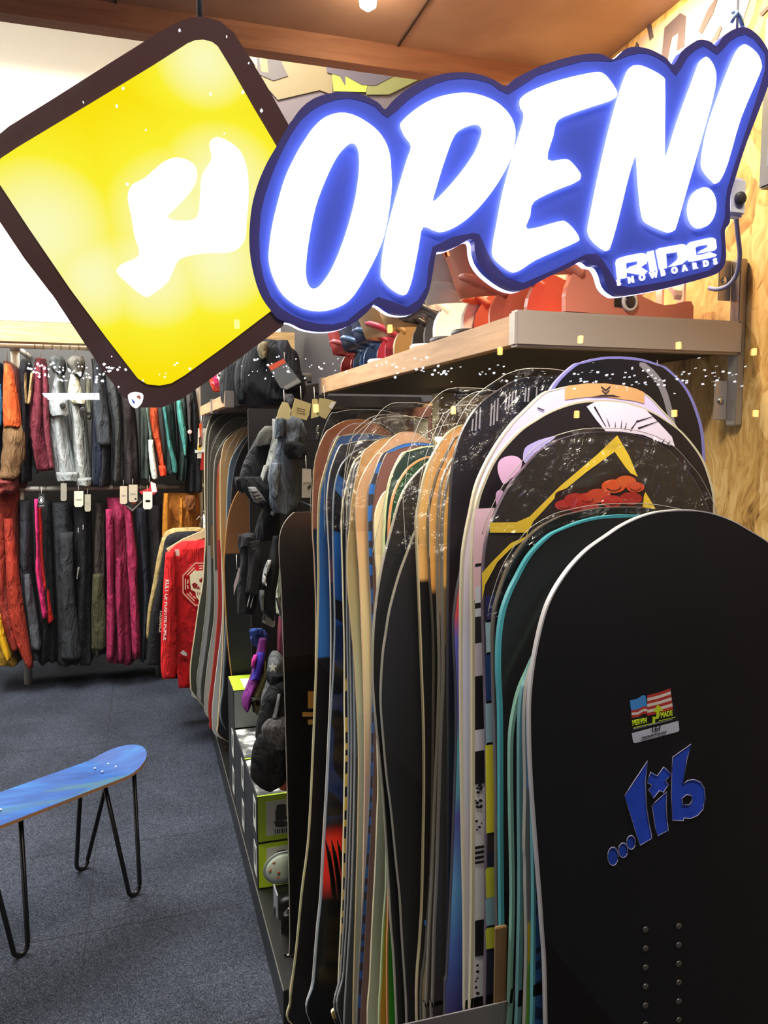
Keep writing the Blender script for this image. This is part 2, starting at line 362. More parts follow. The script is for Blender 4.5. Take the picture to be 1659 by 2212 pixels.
rider = [(352, 352), (382, 342), (410, 350), (424, 366), (424, 392), (408, 420), (380, 450), (362, 470), (390, 478), (425, 470), (432, 420), (436, 380), (456, 345), (452, 312), (466, 298), (492, 306), (520, 330), (534, 372), (536, 430), (532, 480), (528, 520), (500, 545), (440, 548), (390, 560), (372, 590), (362, 610), (330, 636), (310, 640), (270, 608), (252, 588), (262, 572), (300, 552), (290, 510), (284, 470), (276, 430), (284, 402), (312, 386)]
slab_poly('rider_cutout', [sg(catmull(rider, 4))], emit('#fffbe0', 1.2), sign, SY - 0.0016, SY - 0.0011)
band = [(597, 317), (625, 268), (630, 262), (650, 235), (680, 213), (715, 203), (745, 200), (780, 206), (815, 223), (830, 238), (845, 222), (870, 200), (910, 176), (950, 163), (990, 158), (1030, 162), (1065, 174), (1090, 188), (1110, 172), (1160, 147), (1220, 127), (1270, 118), (1300, 120), (1322, 130), (1342, 112), (1365, 103), (1400, 108), (1435, 126), (1452, 142), (1470, 113), (1490, 97), (1510, 87), (1532, 92), (1545, 101), (1560, 80), (1585, 64), (1612, 62), (1640, 84), (1660, 120), (1664, 160), (1645, 218), (1610, 310), (1590, 372), (1575, 425), (1574, 480), (1563, 500), (1566, 555), (1556, 583), (1530, 598), (1440, 622), (1350, 638), (1325, 634), (1308, 617), (1300, 592), (1290, 576), (1275, 573), (1258, 563), (1225, 580), (1180, 600), (1140, 622), (1115, 628), (1085, 618), (1050, 592), (1031, 567), (1024, 542), (1022, 522), (1012, 518), (990, 530), (965, 540), (942, 545), (935, 580), (925, 630), (905, 668), (880, 680), (845, 676), (812, 656), (795, 672), (765, 697), (730, 712), (690, 715), (655, 709), (630, 697), (600, 690), (585, 672), (566, 645), (552, 610), (541, 560), (538, 510), (543, 450), (556, 400), (575, 355)]
bandp = sg(catmull(band, 3))
slab_poly('letter_panel', [bandp], m_panel, sign, SY - 0.0014, SY + 0.006)
slab_poly('panel_border', [bandp, sg(catmull([(p[0] + (8 if i < 39 else 8), p[1]) for i, p in enumerate([(600, 330), (640, 262), (690, 226), (745, 214), (800, 231), (828, 256), (872, 218), (930, 183), (990, 171), (1050, 182), (1088, 205), (1150, 165), (1250, 134), (1310, 135), (1350, 121), (1390, 118), (1430, 140), (1450, 165), (1475, 125), (1510, 101), (1538, 120), (1565, 92), (1600, 76), (1632, 104), (1642, 150), (1590, 315), (1560, 410), (1555, 470), (1546, 500), (1548, 550), (1520, 585), (1350, 622), (1315, 600), (1290, 560), (1255, 550), (1120, 612), (1060, 575), (1032, 520), (1012, 504), (925, 534), (912, 620), (870, 664), (808, 642), (740, 694), (680, 700), (620, 680), (575, 640), (553, 560), (555, 460), (575, 390)])], 2))], mat('#3d3878', 0.3), sign, SY - 0.0017, SY - 0.00145)
slab_poly('rear_light_plate', [bandp], m_rear, sign, SY + 0.0105, SY + 0.0135)
O1 = [(733, 250), (700, 259), (675, 280), (655, 308), (638, 336), (615, 385), (599, 439), (587, 490), (581, 534), (580, 565), (589, 600), (611, 639), (650, 666), (691, 673), (730, 664), (760, 641), (799, 575), (826, 510), (840, 424), (840, 375), (837, 340), (826, 309), (804, 282), (767, 258)]
O2 = [(760, 311), (771, 322), (775, 351), (771, 400), (760, 456), (740, 522), (716, 580), (691, 617), (673, 627), (662, 617), (657, 590), (662, 534), (677, 456), (699, 395), (723, 346), (745, 319)]
P1 = [(863, 274), (869, 262), (903, 235), (942, 216), (991, 207), (1027, 211), (1064, 226), (1093, 253), (1106, 287), (1101, 333), (1086, 370), (1059, 414), (1023, 458), (986, 489), (947, 503), (910, 492), (898, 541), (886, 602), (875, 634), (866, 638), (844, 626), (825, 606), (821, 586), (830, 516), (852, 431), (876, 350), (886, 318), (872, 296)]
P2 = [(1024, 271), (1036, 277), (1038, 291), (1023, 331), (991, 377), (957, 416), (930, 440), (937, 409), (957, 345), (976, 298), (998, 279)]
E1 = [(1120, 224), (1125, 212), (1153, 197), (1207, 178), (1275, 163), (1295, 166), (1309, 180), (1323, 202), (1323, 214), (1312, 221), (1256, 239), (1200, 263), (1187, 300), (1175, 350), (1212, 349), (1226, 355), (1244, 377), (1246, 388), (1238, 397), (1197, 413), (1146, 440), (1138, 470), (1132, 499), (1197, 483), (1214, 483), (1233, 501), (1243, 519), (1236, 527), (1197, 544), (1148, 566), (1116, 587), (1100, 588), (1078, 573), (1062, 555), (1062, 530), (1069, 492), (1084, 414), (1113, 309), (1129, 255), (1122, 236)]
N1 = [(1363, 148), (1386, 152), (1422, 172), (1427, 191), (1427, 270), (1427, 350), (1436, 337), (1459, 264), (1492, 175), (1506, 138), (1517, 130), (1531, 147), (1537, 175), (1529, 222), (1498, 332), (1473, 418), (1453, 488), (1446, 502), (1433, 502), (1397, 486), (1383, 469), (1375, 404), (1369, 334), (1352, 376), (1327, 477), (1310, 536), (1303, 542), (1282, 528), (1267, 505), (1271, 469), (1296, 348), (1324, 236), (1349, 161)]
X1 = [(1590, 108), (1602, 104), (1624, 121), (1634, 144), (1630, 166), (1590, 261), (1562, 357), (1544, 396), (1534, 393), (1515, 371), (1511, 348), (1520, 292), (1537, 236), (1571, 147)]
dot = [(1509 + 28 * math.cos(a) + 3 * math.sin(a), 452 - 43 * math.sin(a)) for a in [2 * math.pi * i / 26 for i in range(26)]]
for nm, rings in (('letter_o', [O1, O2]), ('letter_p', [P1, P2]), ('letter_e', [E1]), ('letter_n', [N1]), ('exclamation_mark', [X1])):
    slab_poly(nm, [sg(catmull(r, 3)) for r in rings], m_letter, sign, SY - 0.006, SY - 0.0018)
slab_poly('exclamation_dot', [sg(dot)], m_letter, sign, SY - 0.006, SY - 0.0018)
K = 0.19289
lg = lambda pts: sg(cz(pts, 1280, 480, K))
m_logo = emit('#dfe4ff', 1.6)
RR = [(262, 642), (255, 600), (242, 460), (252, 428), (275, 410), (340, 390), (520, 355), (555, 362), (575, 380), (585, 440), (575, 470), (530, 500), (510, 512), (585, 560), (560, 590), (490, 590), (400, 572), (352, 568), (352, 632)]
slab_poly('logo_letter_r', [lg(RR), lg([(345, 468), (480, 440), (488, 460), (482, 480), (400, 505), (350, 552)])], m_logo, sign, SY - 0.004, SY - 0.0018)
slab_poly('logo_letter_i', [lg([(590, 342), (650, 326), (692, 545), (628, 566)])], m_logo, sign, SY - 0.004, SY - 0.0018)
slab_poly('logo_letter_d', [lg([(690, 320), (720, 302), (960, 258), (1000, 262), (1014, 285), (1027, 390), (1018, 440), (970, 478), (830, 508), (925, 432), (940, 400), (932, 338), (790, 362), (802, 522), (745, 538), (730, 530)])], m_logo, sign, SY - 0.004, SY - 0.0018)
slab_poly('logo_letter_e', [lg([(1060, 445), (1040, 420), (1028, 330), (1032, 270), (1070, 232), (1270, 187), (1315, 186), (1345, 205), (1357, 300), (1335, 325), (1155, 358), (1190, 325), (1272, 285), (1265, 255), (1140, 280), (1118, 300), (1128, 380), (1200, 372), (1280, 345), (1358, 375), (1340, 395), (1100, 446)])], m_logo, sign, SY - 0.004, SY - 0.0018)
pa = at(1331, 618, Y=SY); pb = at(1546, 571, Y=SY)
# nine spaced small capitals along the foot of the logo
for i, ch in enumerate('SNOWBOARDS'):
    a = pa.lerp(pb, i / 9.3); bq = pa.lerp(pb, (i + 0.5) / 9.3)
    text('logo_small_letter', ch, 0.0072, m_logo, sign, quadframe((a.x, SY - 0.002, a.z), (bq.x, SY - 0.002, bq.z), (0, -1, 0)), 0.0006, 0.0003)
# hanging cords, control box and cable
cord = mat('#9a9aa6', 0.4)
a = at(432, 36, Y=SY + 0.003); tube('hanging_cord', [a, (a.x, a.y, 2.35)], 0.0022, cord, sign)
a = at(1592, 62, Y=SY + 0.003); tube('hanging_cord', [a, (a.x, a.y, a.z + .012), (a.x + .002, a.y, 2.35)], 0.0011, cord, sign)
tube('cord_knot', [(a.x - .006, a.y, a.z + .004), (a.x - .003, a.y - .003, a.z + .012), (a.x + .003, a.y, a.z + .010), (a.x + .008, a.y, a.z - .002), (a.x + .002, a.y + .003, a.z + .014), (a.x - .005, a.y, a.z + .013)], 0.0016, mat('#9db8d8', 0.3), sign)
a = at(1585, 428, Y=SY + .02)
box('power_socket', a.x - .011, a.x + .010, a.y - .006, a.y + .008, a.z - .017, a.z + .017, mat('#f2efe9', 0.4), sign, 0.003)
lathe('socket_button', [(0.0055, 0), (0.0055, 0.003), (0.004, 0.004)], (a.x + .001, a.y - .006, a.z - .002), mat('#3a3433', 0.4), sign, rot=Matrix.Rotation(math.pi / 2, 3, 'X'))
cp = [at(x, y, Y=SY + .02 + k * .01) for k, (x, y) in enumerate([(1586, 446), (1590, 470), (1594, 510), (1598, 550), (1592, 590), (1575, 615), (1550, 625), (1532, 622)])]
tube('power_cable', catmull([tuple(p) for p in cp], 4, False), 0.0022, mat('#8d8390', 0.5), sign)

# ------------------------------------------------------------------ snowboards
WPX, CPX = None, None
def boardmat(bands, rough=0.35, pattern=None):
    """bands = [(height above base in m, colour)], sharp or soft; pattern = (colour, scale, width, z0, z1)"""
    m = bpy.data.materials.new('board_print'); nt, b = nodes(m); b.inputs['Roughness'].default_value = rough
    b.inputs['Coat Weight'].default_value = 0.18 if rough < .5 else 0; b.inputs['Coat Roughness'].default_value = 0.15
    if rough > .5: b.inputs['Specular IOR Level'].default_value = .25
    tc = nt.nodes.new('ShaderNodeTexCoord'); sx = nt.nodes.new('ShaderNodeSeparateXYZ'); nt.links.new(tc.outputs['Object'], sx.inputs[0])
    st = []; 
    for i, bd in enumerate(bands):
        h, c = bd[0], lin(bd[1]); st.append((max(0, min(1, h / 1.7)), c))
        if i + 1 < len(bands) and not (len(bd) > 2 and bd[2]): st.append((max(0, min(1, bands[i + 1][0] / 1.7 - 0.002)), c))
    mm = nt.nodes.new('ShaderNodeMath'); mm.operation = 'DIVIDE'; mm.inputs[1].default_value = 1.7; nt.links.new(sx.outputs[2], mm.inputs[0])
    r = ramp(nt, st); nt.links.new(mm.outputs[0], r.inputs[0]); out = r.outputs[0]
    if pattern:
        colr, sc, wd, z0, z1 = pattern[:5]
        wv = nt.nodes.new('ShaderNodeTexWave'); wv.inputs['Scale'].default_value = sc; wv.inputs['Distortion'].default_value = 9; wv.inputs['Detail'].default_value = 1.2; wv.inputs['Detail Scale'].default_value = 1.3
        wv.bands_direction = 'Z' if len(pattern) < 6 else pattern[5]
        nt.links.new(tc.outputs['Object'], wv.inputs[0])
        g = nt.nodes.new('ShaderNodeMath'); g.operation = 'GREATER_THAN'; g.inputs[1].default_value = 1 - wd; nt.links.new(wv.outputs[1], g.inputs[0])
        a = nt.nodes.new('ShaderNodeMath'); a.operation = 'GREATER_THAN'; a.inputs[1].default_value = z0; nt.links.new(sx.outputs[2], a.inputs[0])
        c = nt.nodes.new('ShaderNodeMath'); c.operation = 'LESS_THAN'; c.inputs[1].default_value = z1; nt.links.new(sx.outputs[2], c.inputs[0])
        e = nt.nodes.new('ShaderNodeMath'); e.operation = 'MULTIPLY'; nt.links.new(a.outputs[0], e.inputs[0]); nt.links.new(c.outputs[0], e.inputs[1])
        f = nt.nodes.new('ShaderNodeMath'); f.operation = 'MULTIPLY'; nt.links.new(e.outputs[0], f.inputs[0]); nt.links.new(g.outputs[0], f.inputs[1])
        mx = nt.nodes.new('ShaderNodeMix'); mx.data_type = 'RGBA'; nt.links.new(f.outputs[0], mx.inputs[0]); nt.links.new(out, mx.inputs[6]); mx.inputs[7].default_value = lin(colr); out = mx.outputs[2]
    nt.links.new(out, b.inputs['Base Color']); return m
m_wrap = bpy.data.materials.new('clear_plastic_wrap'); m_wrap.use_nodes = True; nt = m_wrap.node_tree; nt.nodes.clear()
tr = nt.nodes.new('ShaderNodeBsdfTransparent'); tr.inputs[0].default_value = (0.93, 0.93, 0.92, 1)
gl = nt.nodes.new('ShaderNodeBsdfGlossy'); gl.inputs['Roughness'].default_value = 0.16; gl.inputs[0].default_value = (1, 1, 1, 1)
tc = nt.nodes.new('ShaderNodeTexCoord'); nz = nt.nodes.new('ShaderNodeTexNoise'); nz.inputs['Scale'].default_value = 28; nz.inputs['Detail'].default_value = 4; nz.inputs['Distortion'].default_value = 1.5
nt.links.new(tc.outputs['Object'], nz.inputs[0]); bp = nt.nodes.new('ShaderNodeBump'); bp.inputs['Strength'].default_value = 1; bp.inputs['Distance'].default_value = 0.02
nt.links.new(nz.outputs[0], bp.inputs['Height']); nt.links.new(bp.outputs[0], gl.inputs['Normal'])
ms = nt.nodes.new('ShaderNodeMixShader'); ms.inputs[0].default_value = 0.03; o_ = nt.nodes.new('ShaderNodeOutputMaterial')
nt.links.new(tr.outputs[0], ms.inputs[1]); nt.links.new(gl.outputs[0], ms.inputs[2]); nt.links.new(ms.outputs[0], o_.inputs[0])

BOARDS = {}
def board(key, label, trace, tip, Y, deck, edge, base_z=0.105, ew=0.0012, group=None, wrap=0, width=0.29, thick=0.006, bend=0.010, xt=None, edge2=None, extend=True, flat_top=False):
    """trace: pixels down the left side; tip: (px or None, py). Y: distance of the board's plane. Symmetric about its own axis."""
    P = [at(x, y, Y=Y) for x, y in trace]
    zt = at(tip[0] if tip[0] else trace[0][0], tip[1], Y=Y).z
    xb = P[-1].x + width * 0.47
    xm = xt if xt is not None else (at(tip[0], tip[1], Y=Y).x if tip[0] else min(p.x for p in P) + width / 2)
    zb = P[-1].z
    ax = lambda z: xb + (xm - xb) * (z - zb) / (zt - zb)
    hs = [(z_, max(0.01, ax(z_) - x_)) for x_, z_ in [(p.x, p.z) for p in P] if z_ < zt - 0.010]
    ew = min(ew, 0.0075) * 0.6
    z0_, h0_ = hs[0]
    pts = ([(zt, 0.0)] + [(zt - (zt - z0_) * f_ ** 2.2, h0_ * f_) for f_ in (.3, .55, .8)] if not flat_top else [(zt, 0.0), (zt, hs[0][1] * 0.5)]) + hs
    if extend and zb > 0.36:
        L = zb - base_z
        pts += [(base_z + min(0.28, L * .5), hs[-1][1] * 1.02), (base_z + 0.14, hs[-1][1] * 0.95), (base_z + 0.045, hs[-1][1] * 0.68)]
        pts += [(base_z + 0.008, hs[-1][1] * 0.33), (base_z, 0.0)]
    elif extend: pts += [(base_z, 0.0)]
    C = catmull(pts, 6, False)
    C = [(min(zt, max(base_z, z)), max(0.0005, h)) for z, h in C]
    bz = 0.17
    by = lambda z: bend * (max(0, z - (zt - bz)) / bz) ** 2 + bend * 0.7 * (max(0, base_z + bz - z) / bz) ** 2
    root = thing('snowboard', (ax(base_z), Y, base_z), label, 'snowboard', group)
    root['_ref'] = 1
    h2 = thick / 2; vs = []; fs = []; n = len(C)
    for z, h in C:
        a = ax(z); y = Y + by(z); hi = max(0.0002, h - ew)
        for x_ in (-hi, hi): vs.append((a + x_, y - h2, z))
        for x_ in (-hi, hi): vs.append((a + x_, y + h2, z))
    for i in range(n - 1):
        a = 4 * i; c = a + 4
        fs += [(a, a + 1, c + 1, c), (a + 2, c + 2, c + 3, a + 3), (a, c, c + 2, a + 2), (a + 1, a + 3, c + 3, c + 1)]
    fs += [(0, 2, 3, 1), (4 * n - 4, 4 * n - 3, 4 * n - 1, 4 * n - 2)]
    dk = mesh('topsheet', vs, fs, deck, root)
    ring = [(ax(z) + h, Y + by(z), z, ax(z) + max(0, h - ew * 1.15), z) for z, h in C] + [(ax(z) - h, Y + by(z), z, ax(z) - max(0, h - ew * 1.15), z) for z, h in reversed(C)]
    vs = []; fs = []; n = len(ring); e = h2 + 0.0004
    for x, y, z, xi, zi in ring:
        zz = zi
        if abs(z - zt) < 0.03: zz = z - ew * 0.9 * (1 - min(1, abs(x - ax(z)) / 0.09))
        if abs(z - base_z) < 0.03: zz = z + ew * 0.9 * (1 - min(1, abs(x - ax(z)) / 0.09))
        vs += [(xi, y - e, zz), (x, y - e, z), (x, y + e, z), (xi, y + e, zz)]
    for i in range(n):
        a = 4 * i; c = 4 * ((i + 1) % n)
        fs += [(a, a + 1, c + 1, c), (a + 1, a + 2, c + 2, c + 1), (a + 2, a + 3, c + 3, c + 2)]
    mesh('edge', vs, fs, edge, root)
    if wrap:
        vs = []; fs = []; g = 0.007
        W_ = [(z + (wrap if i == 0 else wrap * max(0, (z - (zt - 0.35)) / 0.35)), h * 1.0 + g + wrap * 0.2) for i, (z, h) in enumerate(C) if z > zt - (0.12 + wrap * 1.6)]
        W_[0] = (zt + wrap, 0.02)
        rr = random.Random(len(label))
        for z, h in W_:
            j = rr.uniform(-0.002, 0.002)
            for s_ in (-1, -0.55, 0, 0.55, 1):
                vs.append((ax(z) + s_ * h, Y + by(min(z, zt)) - h2 - 0.004 * (1 - abs(s_)) - 0.002 + j * (1 - abs(s_)), z))
        for i in range(len(W_) - 1):
            for j in range(4): a = i * 5 + j; fs.append((a, a + 1, a + 6, a + 5))
        wo = mesh('plastic_wrap', vs, fs, m_wrap, root, smooth=True)
        rim = [(ax(z) - h, Y + by(min(z, zt)) - h2 - .002, z) for z, h in reversed(W_)] + [(ax(z) + h, Y + by(min(z, zt)) - h2 - .002, z) for z, h in W_[1:]]
        tube('wrap_seam', rim, 0.0003 + 0.0002 * Y, mat('#8d8b86', 0.3, spec=0.5), wo, n=4)
    BOARDS[key] = dict(root=root, Y=Y, h2=h2, by=by, ax=ax, zt=zt, C=C)
    return root
def decal(key, name, pts, hexc, smooth=0, holes=None, off=0.0006, m=None, ox=0, oy=0, k=1, lab=None):
    """flat print on the front of a board, traced in pixels and laid on the board's bent face"""
    B = BOARDS[key]; q = cz(pts, ox, oy, k)
    if smooth: q = catmull(q, smooth)
    yf = B['Y'] - B['h2']
    def un(x, y):
        p = at(x, y, Y=yf)
        for _ in range(3): p = at(x, y, Y=yf + B['by'](p.z))
        return (p.x, p.z)
    rings = [[un(*p) for p in q]]
    for h in holes or []:
        hq = cz(h, ox, oy, k); hq = catmull(hq, smooth) if smooth else hq; rings.append([un(*p) for p in hq])
    tri = tessellate_polygon([[Vector((p[0], p[1], 0)) for p in r] for r in rings]); flat = [p for r in rings for p in r]
    bm = bmesh.new(); bv = [bm.verts.new((p[0], 0, p[1])) for p in flat]
    for t in tri:
        try: bm.faces.new([bv[i] for i in t])
        except ValueError: pass
    z = B['zt']
    while z > B['zt'] - 0.19:
        bmesh.ops.bisect_plane(bm, geom=bm.verts[:] + bm.edges[:] + bm.faces[:], plane_co=(0, 0, z), plane_no=(0, 0, 1)); z -= 0.012
    off0 = Vector(B['root'].location)
    for v in bm.verts: v.co = Vector((v.co.x, yf + B['by'](v.co.z) - off, v.co.z)) - off0
    for f in bm.faces:
        if f.normal.y > 0: f.normal_flip()
    me = bpy.data.meshes.new(name); bm.to_mesh(me); bm.free(); me.materials.append(m or mat(hexc, 0.4))
    o = bpy.data.objects.new(name, me); link(o, B['root'])
    if lab: o['label'] = lab
    return o
G1 = 'snowboards standing in the near rack'; G2 = 'snowboards standing in the far rack'
E_cream = mat('#e6dfc4', 0.4); E_grey = mat('#8d8a86', 0.3, 0.3); E_white = mat('#e9e7ea', 0.35); E_dark = mat('#2b2a2c', 0.4); E_teal = mat('#6cc2cc', 0.4); E_mint = mat('#a9cdbb', 0.4); E_tan = mat('#c08d5c', 0.5); E_olive = mat('#6d6b57', 0.5)
black = '#0b0b10'
# nearest: the black board with the blue lettering
board('V', 'nearest black snowboard with blue lettering, flag sticker and two rows of inserts', [(1389, 1122), (1319, 1156), (1266, 1193), (1218, 1245), (1180, 1310), (1156, 1395), (1143, 1480), (1140, 1560), (1144, 1680), (1155, 1830), (1167, 1990), (1176, 2207)], (1475, 1102), 0.72, boardmat([(0, '#08080c')], 0.6), mat('#a5a3a8', .4), width=.37, ew=.0028)
lk = dict(ox=1330, oy=1470, k=0.19443)
m_lib = mat('#2148c8', 0.4, var=0.35, scale=40); m_libd = mat('#1a3fae', 0.4, var=0.3, scale=40)
LIB = [('logo_letter', [(352, 895), (330, 1120), (340, 1380), (365, 1560), (405, 1755), (270, 1832), (215, 1670), (95, 1282), (150, 1200)], None),
       ('logo_letter', [(565, 1235), (562, 1400), (570, 1530), (585, 1668), (465, 1725), (440, 1640), (402, 1392), (440, 1350)], None),
       ('logo_cross', [(388, 1018), (462, 1062), (532, 960), (618, 1040), (552, 1112), (585, 1158), (528, 1245), (485, 1222), (420, 1308), (365, 1215), (400, 1162), (348, 1135)], None),
       ('logo_letter', [(835, 708), (790, 880), (748, 1150), (800, 1110), (870, 1100), (940, 1130), (985, 1200), (995, 1310), (970, 1430), (910, 1500), (830, 1535), (755, 1528), (755, 1558), (628, 1555), (618, 1300), (622, 1050), (635, 850)], [(735, 1310), (785, 1268), (840, 1278), (850, 1330), (820, 1380), (745, 1385)])]
for nm, pts, hole in LIB:
    decal('V', nm, pts, '#2148c8', m=m_lib, holes=[hole] if hole else None, off=.0008, **lk)
    for rg in ([pts, hole] if hole else [pts]):
        q = cz(rg, 1330, 1470, 0.19443); ww = [tuple(at(x, y, Y=.7145)) for x, y in q]
        tube('logo_outline', ww, 0.0006, mat('#8b86a8', 0.5), BOARDS['V']['root'], n=4, closed=True)
for cx, cy, rx, ry in ((1324, 1850, 11.5, 20), (1346, 1837, 10, 16), (1363, 1820, 9.5, 15)):
    decal('V', 'logo_dot', [(cx + rx * math.cos(t), cy + ry * math.sin(t)) for t in [i * math.pi / 9 for i in range(18)]], '#1a3fae', m=m_libd, off=.0008)
    tube('logo_outline', [tuple(at(cx + rx * math.cos(t), cy + ry * math.sin(t), Y=.7145)) for t in [i * math.pi / 9 for i in range(18)]], 0.0006, mat('#8b86a8', 0.5), BOARDS['V']['root'], n=4, closed=True)
# flag sticker
decal('V', 'sticker_base', [(148, 220), (605, 85), (700, 445), (702, 545), (690, 565), (215, 692), (190, 685), (170, 580)], '#101014', off=.0005, **lk)
decal('V', 'sticker_white_foot', [(172, 582), (690, 445), (702, 545), (690, 565), (215, 692), (190, 685)], '#b9bcd0', off=.0009, **lk)
decal('V', 'flag_canton', [(150, 218), (230, 200), (300, 158), (325, 165), (345, 285), (300, 285), (240, 318), (165, 325)], '#3f86cf', off=.0010, **lk)
for i in range(7):
    f = i / 7; g = (i + 1) / 7; y0, y1 = 160 + f * 230, 160 + g * 230; a0, a1 = 82 + f * 235, 82 + g * 235
    decal('V', 'flag_stripe', [(345, y0), (470, y0 - 30), (600 + 30 * f, a0), (600 + 30 * g, a1), (470, y1 - 30), (345, y1)], '#a8342c' if i % 2 == 0 else '#cfc5c0', off=.0010, **lk)
for i in range(3):
    y0 = 325 + i * 28
    decal('V', 'flag_stripe', [(165 + i * 3, y0), (240, y0 - 5), (300, y0 - 42), (345, y0 - 42), (348, y0 - 14), (300, y0 - 14), (240, y0 + 23), (167 + i * 3, y0 + 28)], '#a8342c' if i % 2 == 0 else '#cfc5c0', off=.0010, **lk)
decal('V', 'green_arrow', [(458, 262), (525, 332), (478, 335), (478, 395), (462, 422), (430, 422), (428, 470), (398, 472), (402, 395), (440, 402), (445, 345), (410, 342)], '#b6d020', off=.0014, **lk)
rt = BOARDS['V']['root']
def vtxt(name, s, size, hexc, a, bb, off=.0012, bold=0.0, sx=1.0):
    p = at(*cz([a], 1330, 1470, .19443)[0], Y=.7155 - off); q = at(*cz([bb], 1330, 1470, .19443)[0], Y=.7155 - off)
    text(name, s, size, mat(hexc, 0.4), rt, quadframe(p, q, (0, -1, 0)), 0.0002, bold, sx)
vtxt('sticker_text', 'MERVIN', 0.0078, '#b6d020', (185, 500), (390, 455), bold=.0003, sx=.66)
vtxt('sticker_text', 'MADE', 0.0078, '#b6d020', (500, 415), (650, 380), bold=.0003, sx=.72)
vtxt('sticker_text', 'THE WORLDS MOST ENVIRONMENTAL BOARD FACTORY', 0.0019, '#8a8a90', (195, 548), (655, 432))
vtxt('sticker_handwriting', '167', 0.0085, '#15151c', (395, 580), (520, 548), bold=.0001, sx=1.0)
vtxt('sticker_text', 'HANDCRAFTED IN THE USA BY', 0.0026, '#2c2c34', (290, 648), (600, 568), bold=.0001, sx=.85)
decal('V', 'green_rule', [(188, 515), (395, 468), (395, 476), (188, 524)], '#b6d020', off=.0014, **lk)
decal('V', 'green_rule', [(470, 440), (655, 398), (655, 406), (470, 449)], '#b6d020', off=.0014, **lk)
m_ins = mat('#9b9c9e', 0.28, 0.9)
for (x, y0, st) in ((1394, 2008, 41), (1466, 2001, 40.5)):
    for i in range(9):
        p = at(x, y0 + i * st, Y=.7155)
        lathe('insert', [(0.0036, 0), (0.0036, 0.0006), (0.0026, 0.0007), (0.002, -0.0002 + .0009), (0.0008, 0.0009)], p, m_ins, rt, n=12, rot=Matrix.Rotation(math.pi / 2, 3, 'X'))

def yl(px): return at(px, 1500, X=0.378).y
# thin boards squeezed between the two front ones
board('U4', 'thin teal-edged snowboard with blue camouflage flank, right behind the nearest black one', [(1300, 1215), (1235, 1290), (1180, 1380), (1152, 1470), (1146, 1600), (1148, 1800), (1150, 1938), (1148, 2141), (1147, 2200)], (1450, 1170), .738, boardmat([(0, '#2a5a96'), (.95, '#6d96c8'), (1.2, '#3a5f92')], pattern=('#17304f', 12, .4, 0, .95)), mat('#4c8c96', .4), ew=.004, width=.34)
board('U3', 'snowboard with a yellow and lime green lower flank and grey middle', [(1290, 1220), (1222, 1300), (1168, 1390), (1140, 1462), (1132, 1521), (1131, 1589), (1133, 1702), (1131, 1825), (1133, 1893), (1132, 2187)], (1445, 1175), .752, boardmat([(0, '#76b03a'), (.820, '#d8b820'), (.868, '#77777a'), (1.02, '#6b93c6')]), mat('#8c8a86', .4), width=.34)
board('U2', 'snowboard with a broad dull teal edge beside the lime green one', [(1285, 1225), (1215, 1305), (1160, 1400), (1135, 1465), (1126, 1487), (1121, 1530), (1119, 1589), (1119, 1747), (1120, 1938), (1115, 2164), (1114, 2200)], (1440, 1180), .766, boardmat([(0, '#3d3a3a')]), mat('#54828a', .45), ew=.010, width=.34)
board('U1', 'black snowboard with a narrow mint edge whose nose slips behind the nearest board', [(1280, 1235), (1205, 1320), (1155, 1412), (1138, 1447), (1120, 1487), (1108, 1533), (1100, 1589), (1099, 1679), (1100, 1757), (1103, 1938), (1099, 2096), (1097, 2164), (1097, 2200)], (1430, 1190), .782, boardmat([(0, '#1a1716'), (.9, '#101012')]), mat('#6f9c90', .4), ew=.0055, width=.34)
board('T2', 'black snowboard with a bright teal line around its low nose', [(1266, 1120), (1226, 1132), (1185, 1161), (1144, 1201), (1115, 1248), (1095, 1287), (1081, 1329), (1073, 1386), (1072, 1453), (1076, 1544), (1077, 1725), (1077, 1802), (1079, 1983), (1081, 2200)], (1350, 1113), .803, boardmat([(0, '#0e0e10'), (.9, '#1a1a1b')]), mat('#418f9c', .35), ew=.0065, width=.33)
board('T', 'black snowboard wrapped in plastic, its low nose just above the teal line one', [(1266, 1101), (1209, 1120), (1160, 1148), (1123, 1189), (1095, 1234), (1074, 1290), (1065, 1329), (1062, 1386), (1064, 1499), (1068, 1634), (1070, 1747), (1070, 1893), (1072, 2050), (1073, 2200)], (1345, 1096), .818, boardmat([(0, '#0d0d10')]), mat('#5b5650', .25, .2), ew=.003, width=.33, wrap=.004)
board('S', 'dark brown snowboard with a yellow triangle and a red cloud on its nose', [(1246, 940), (1209, 952), (1168, 976), (1136, 1009), (1107, 1042), (1078, 1091), (1054, 1148), (1043, 1210), (1041, 1292), (1043, 1386), (1048, 1566), (1050, 1747), (1048, 1825), (1048, 1983), (1046, 2164), (1046, 2200)], (1315, 932), .846, boardmat([(0, '#1c2235'), (.9, '#2d2724')], .4), mat('#5b4f5c', .25, .2), ew=.002, width=.31, wrap=.004)
c3 = dict(ox=980, oy=780, k=.40928)
decal('S', 'yellow_triangle', [(862, 392), (925, 500), (972, 615), (940, 600), (905, 560), (848, 478), (700, 585), (540, 715), (420, 845), (390, 905), (385, 935), (300, 990), (230, 1060), (165, 1180), (150, 1260), (148, 1120), (200, 1060), (300, 960), (380, 925), (388, 905), (340, 905), (190, 905), (200, 855), (330, 850), (400, 820), (560, 660), (760, 490)], '#e8c63c', ox=980, oy=780, k=.40928)
decal('S', 'yellow_bar', [(1010, 690), (1078, 803), (1000, 785), (985, 760)], '#e8c63c', ox=980, oy=780, k=.40928)
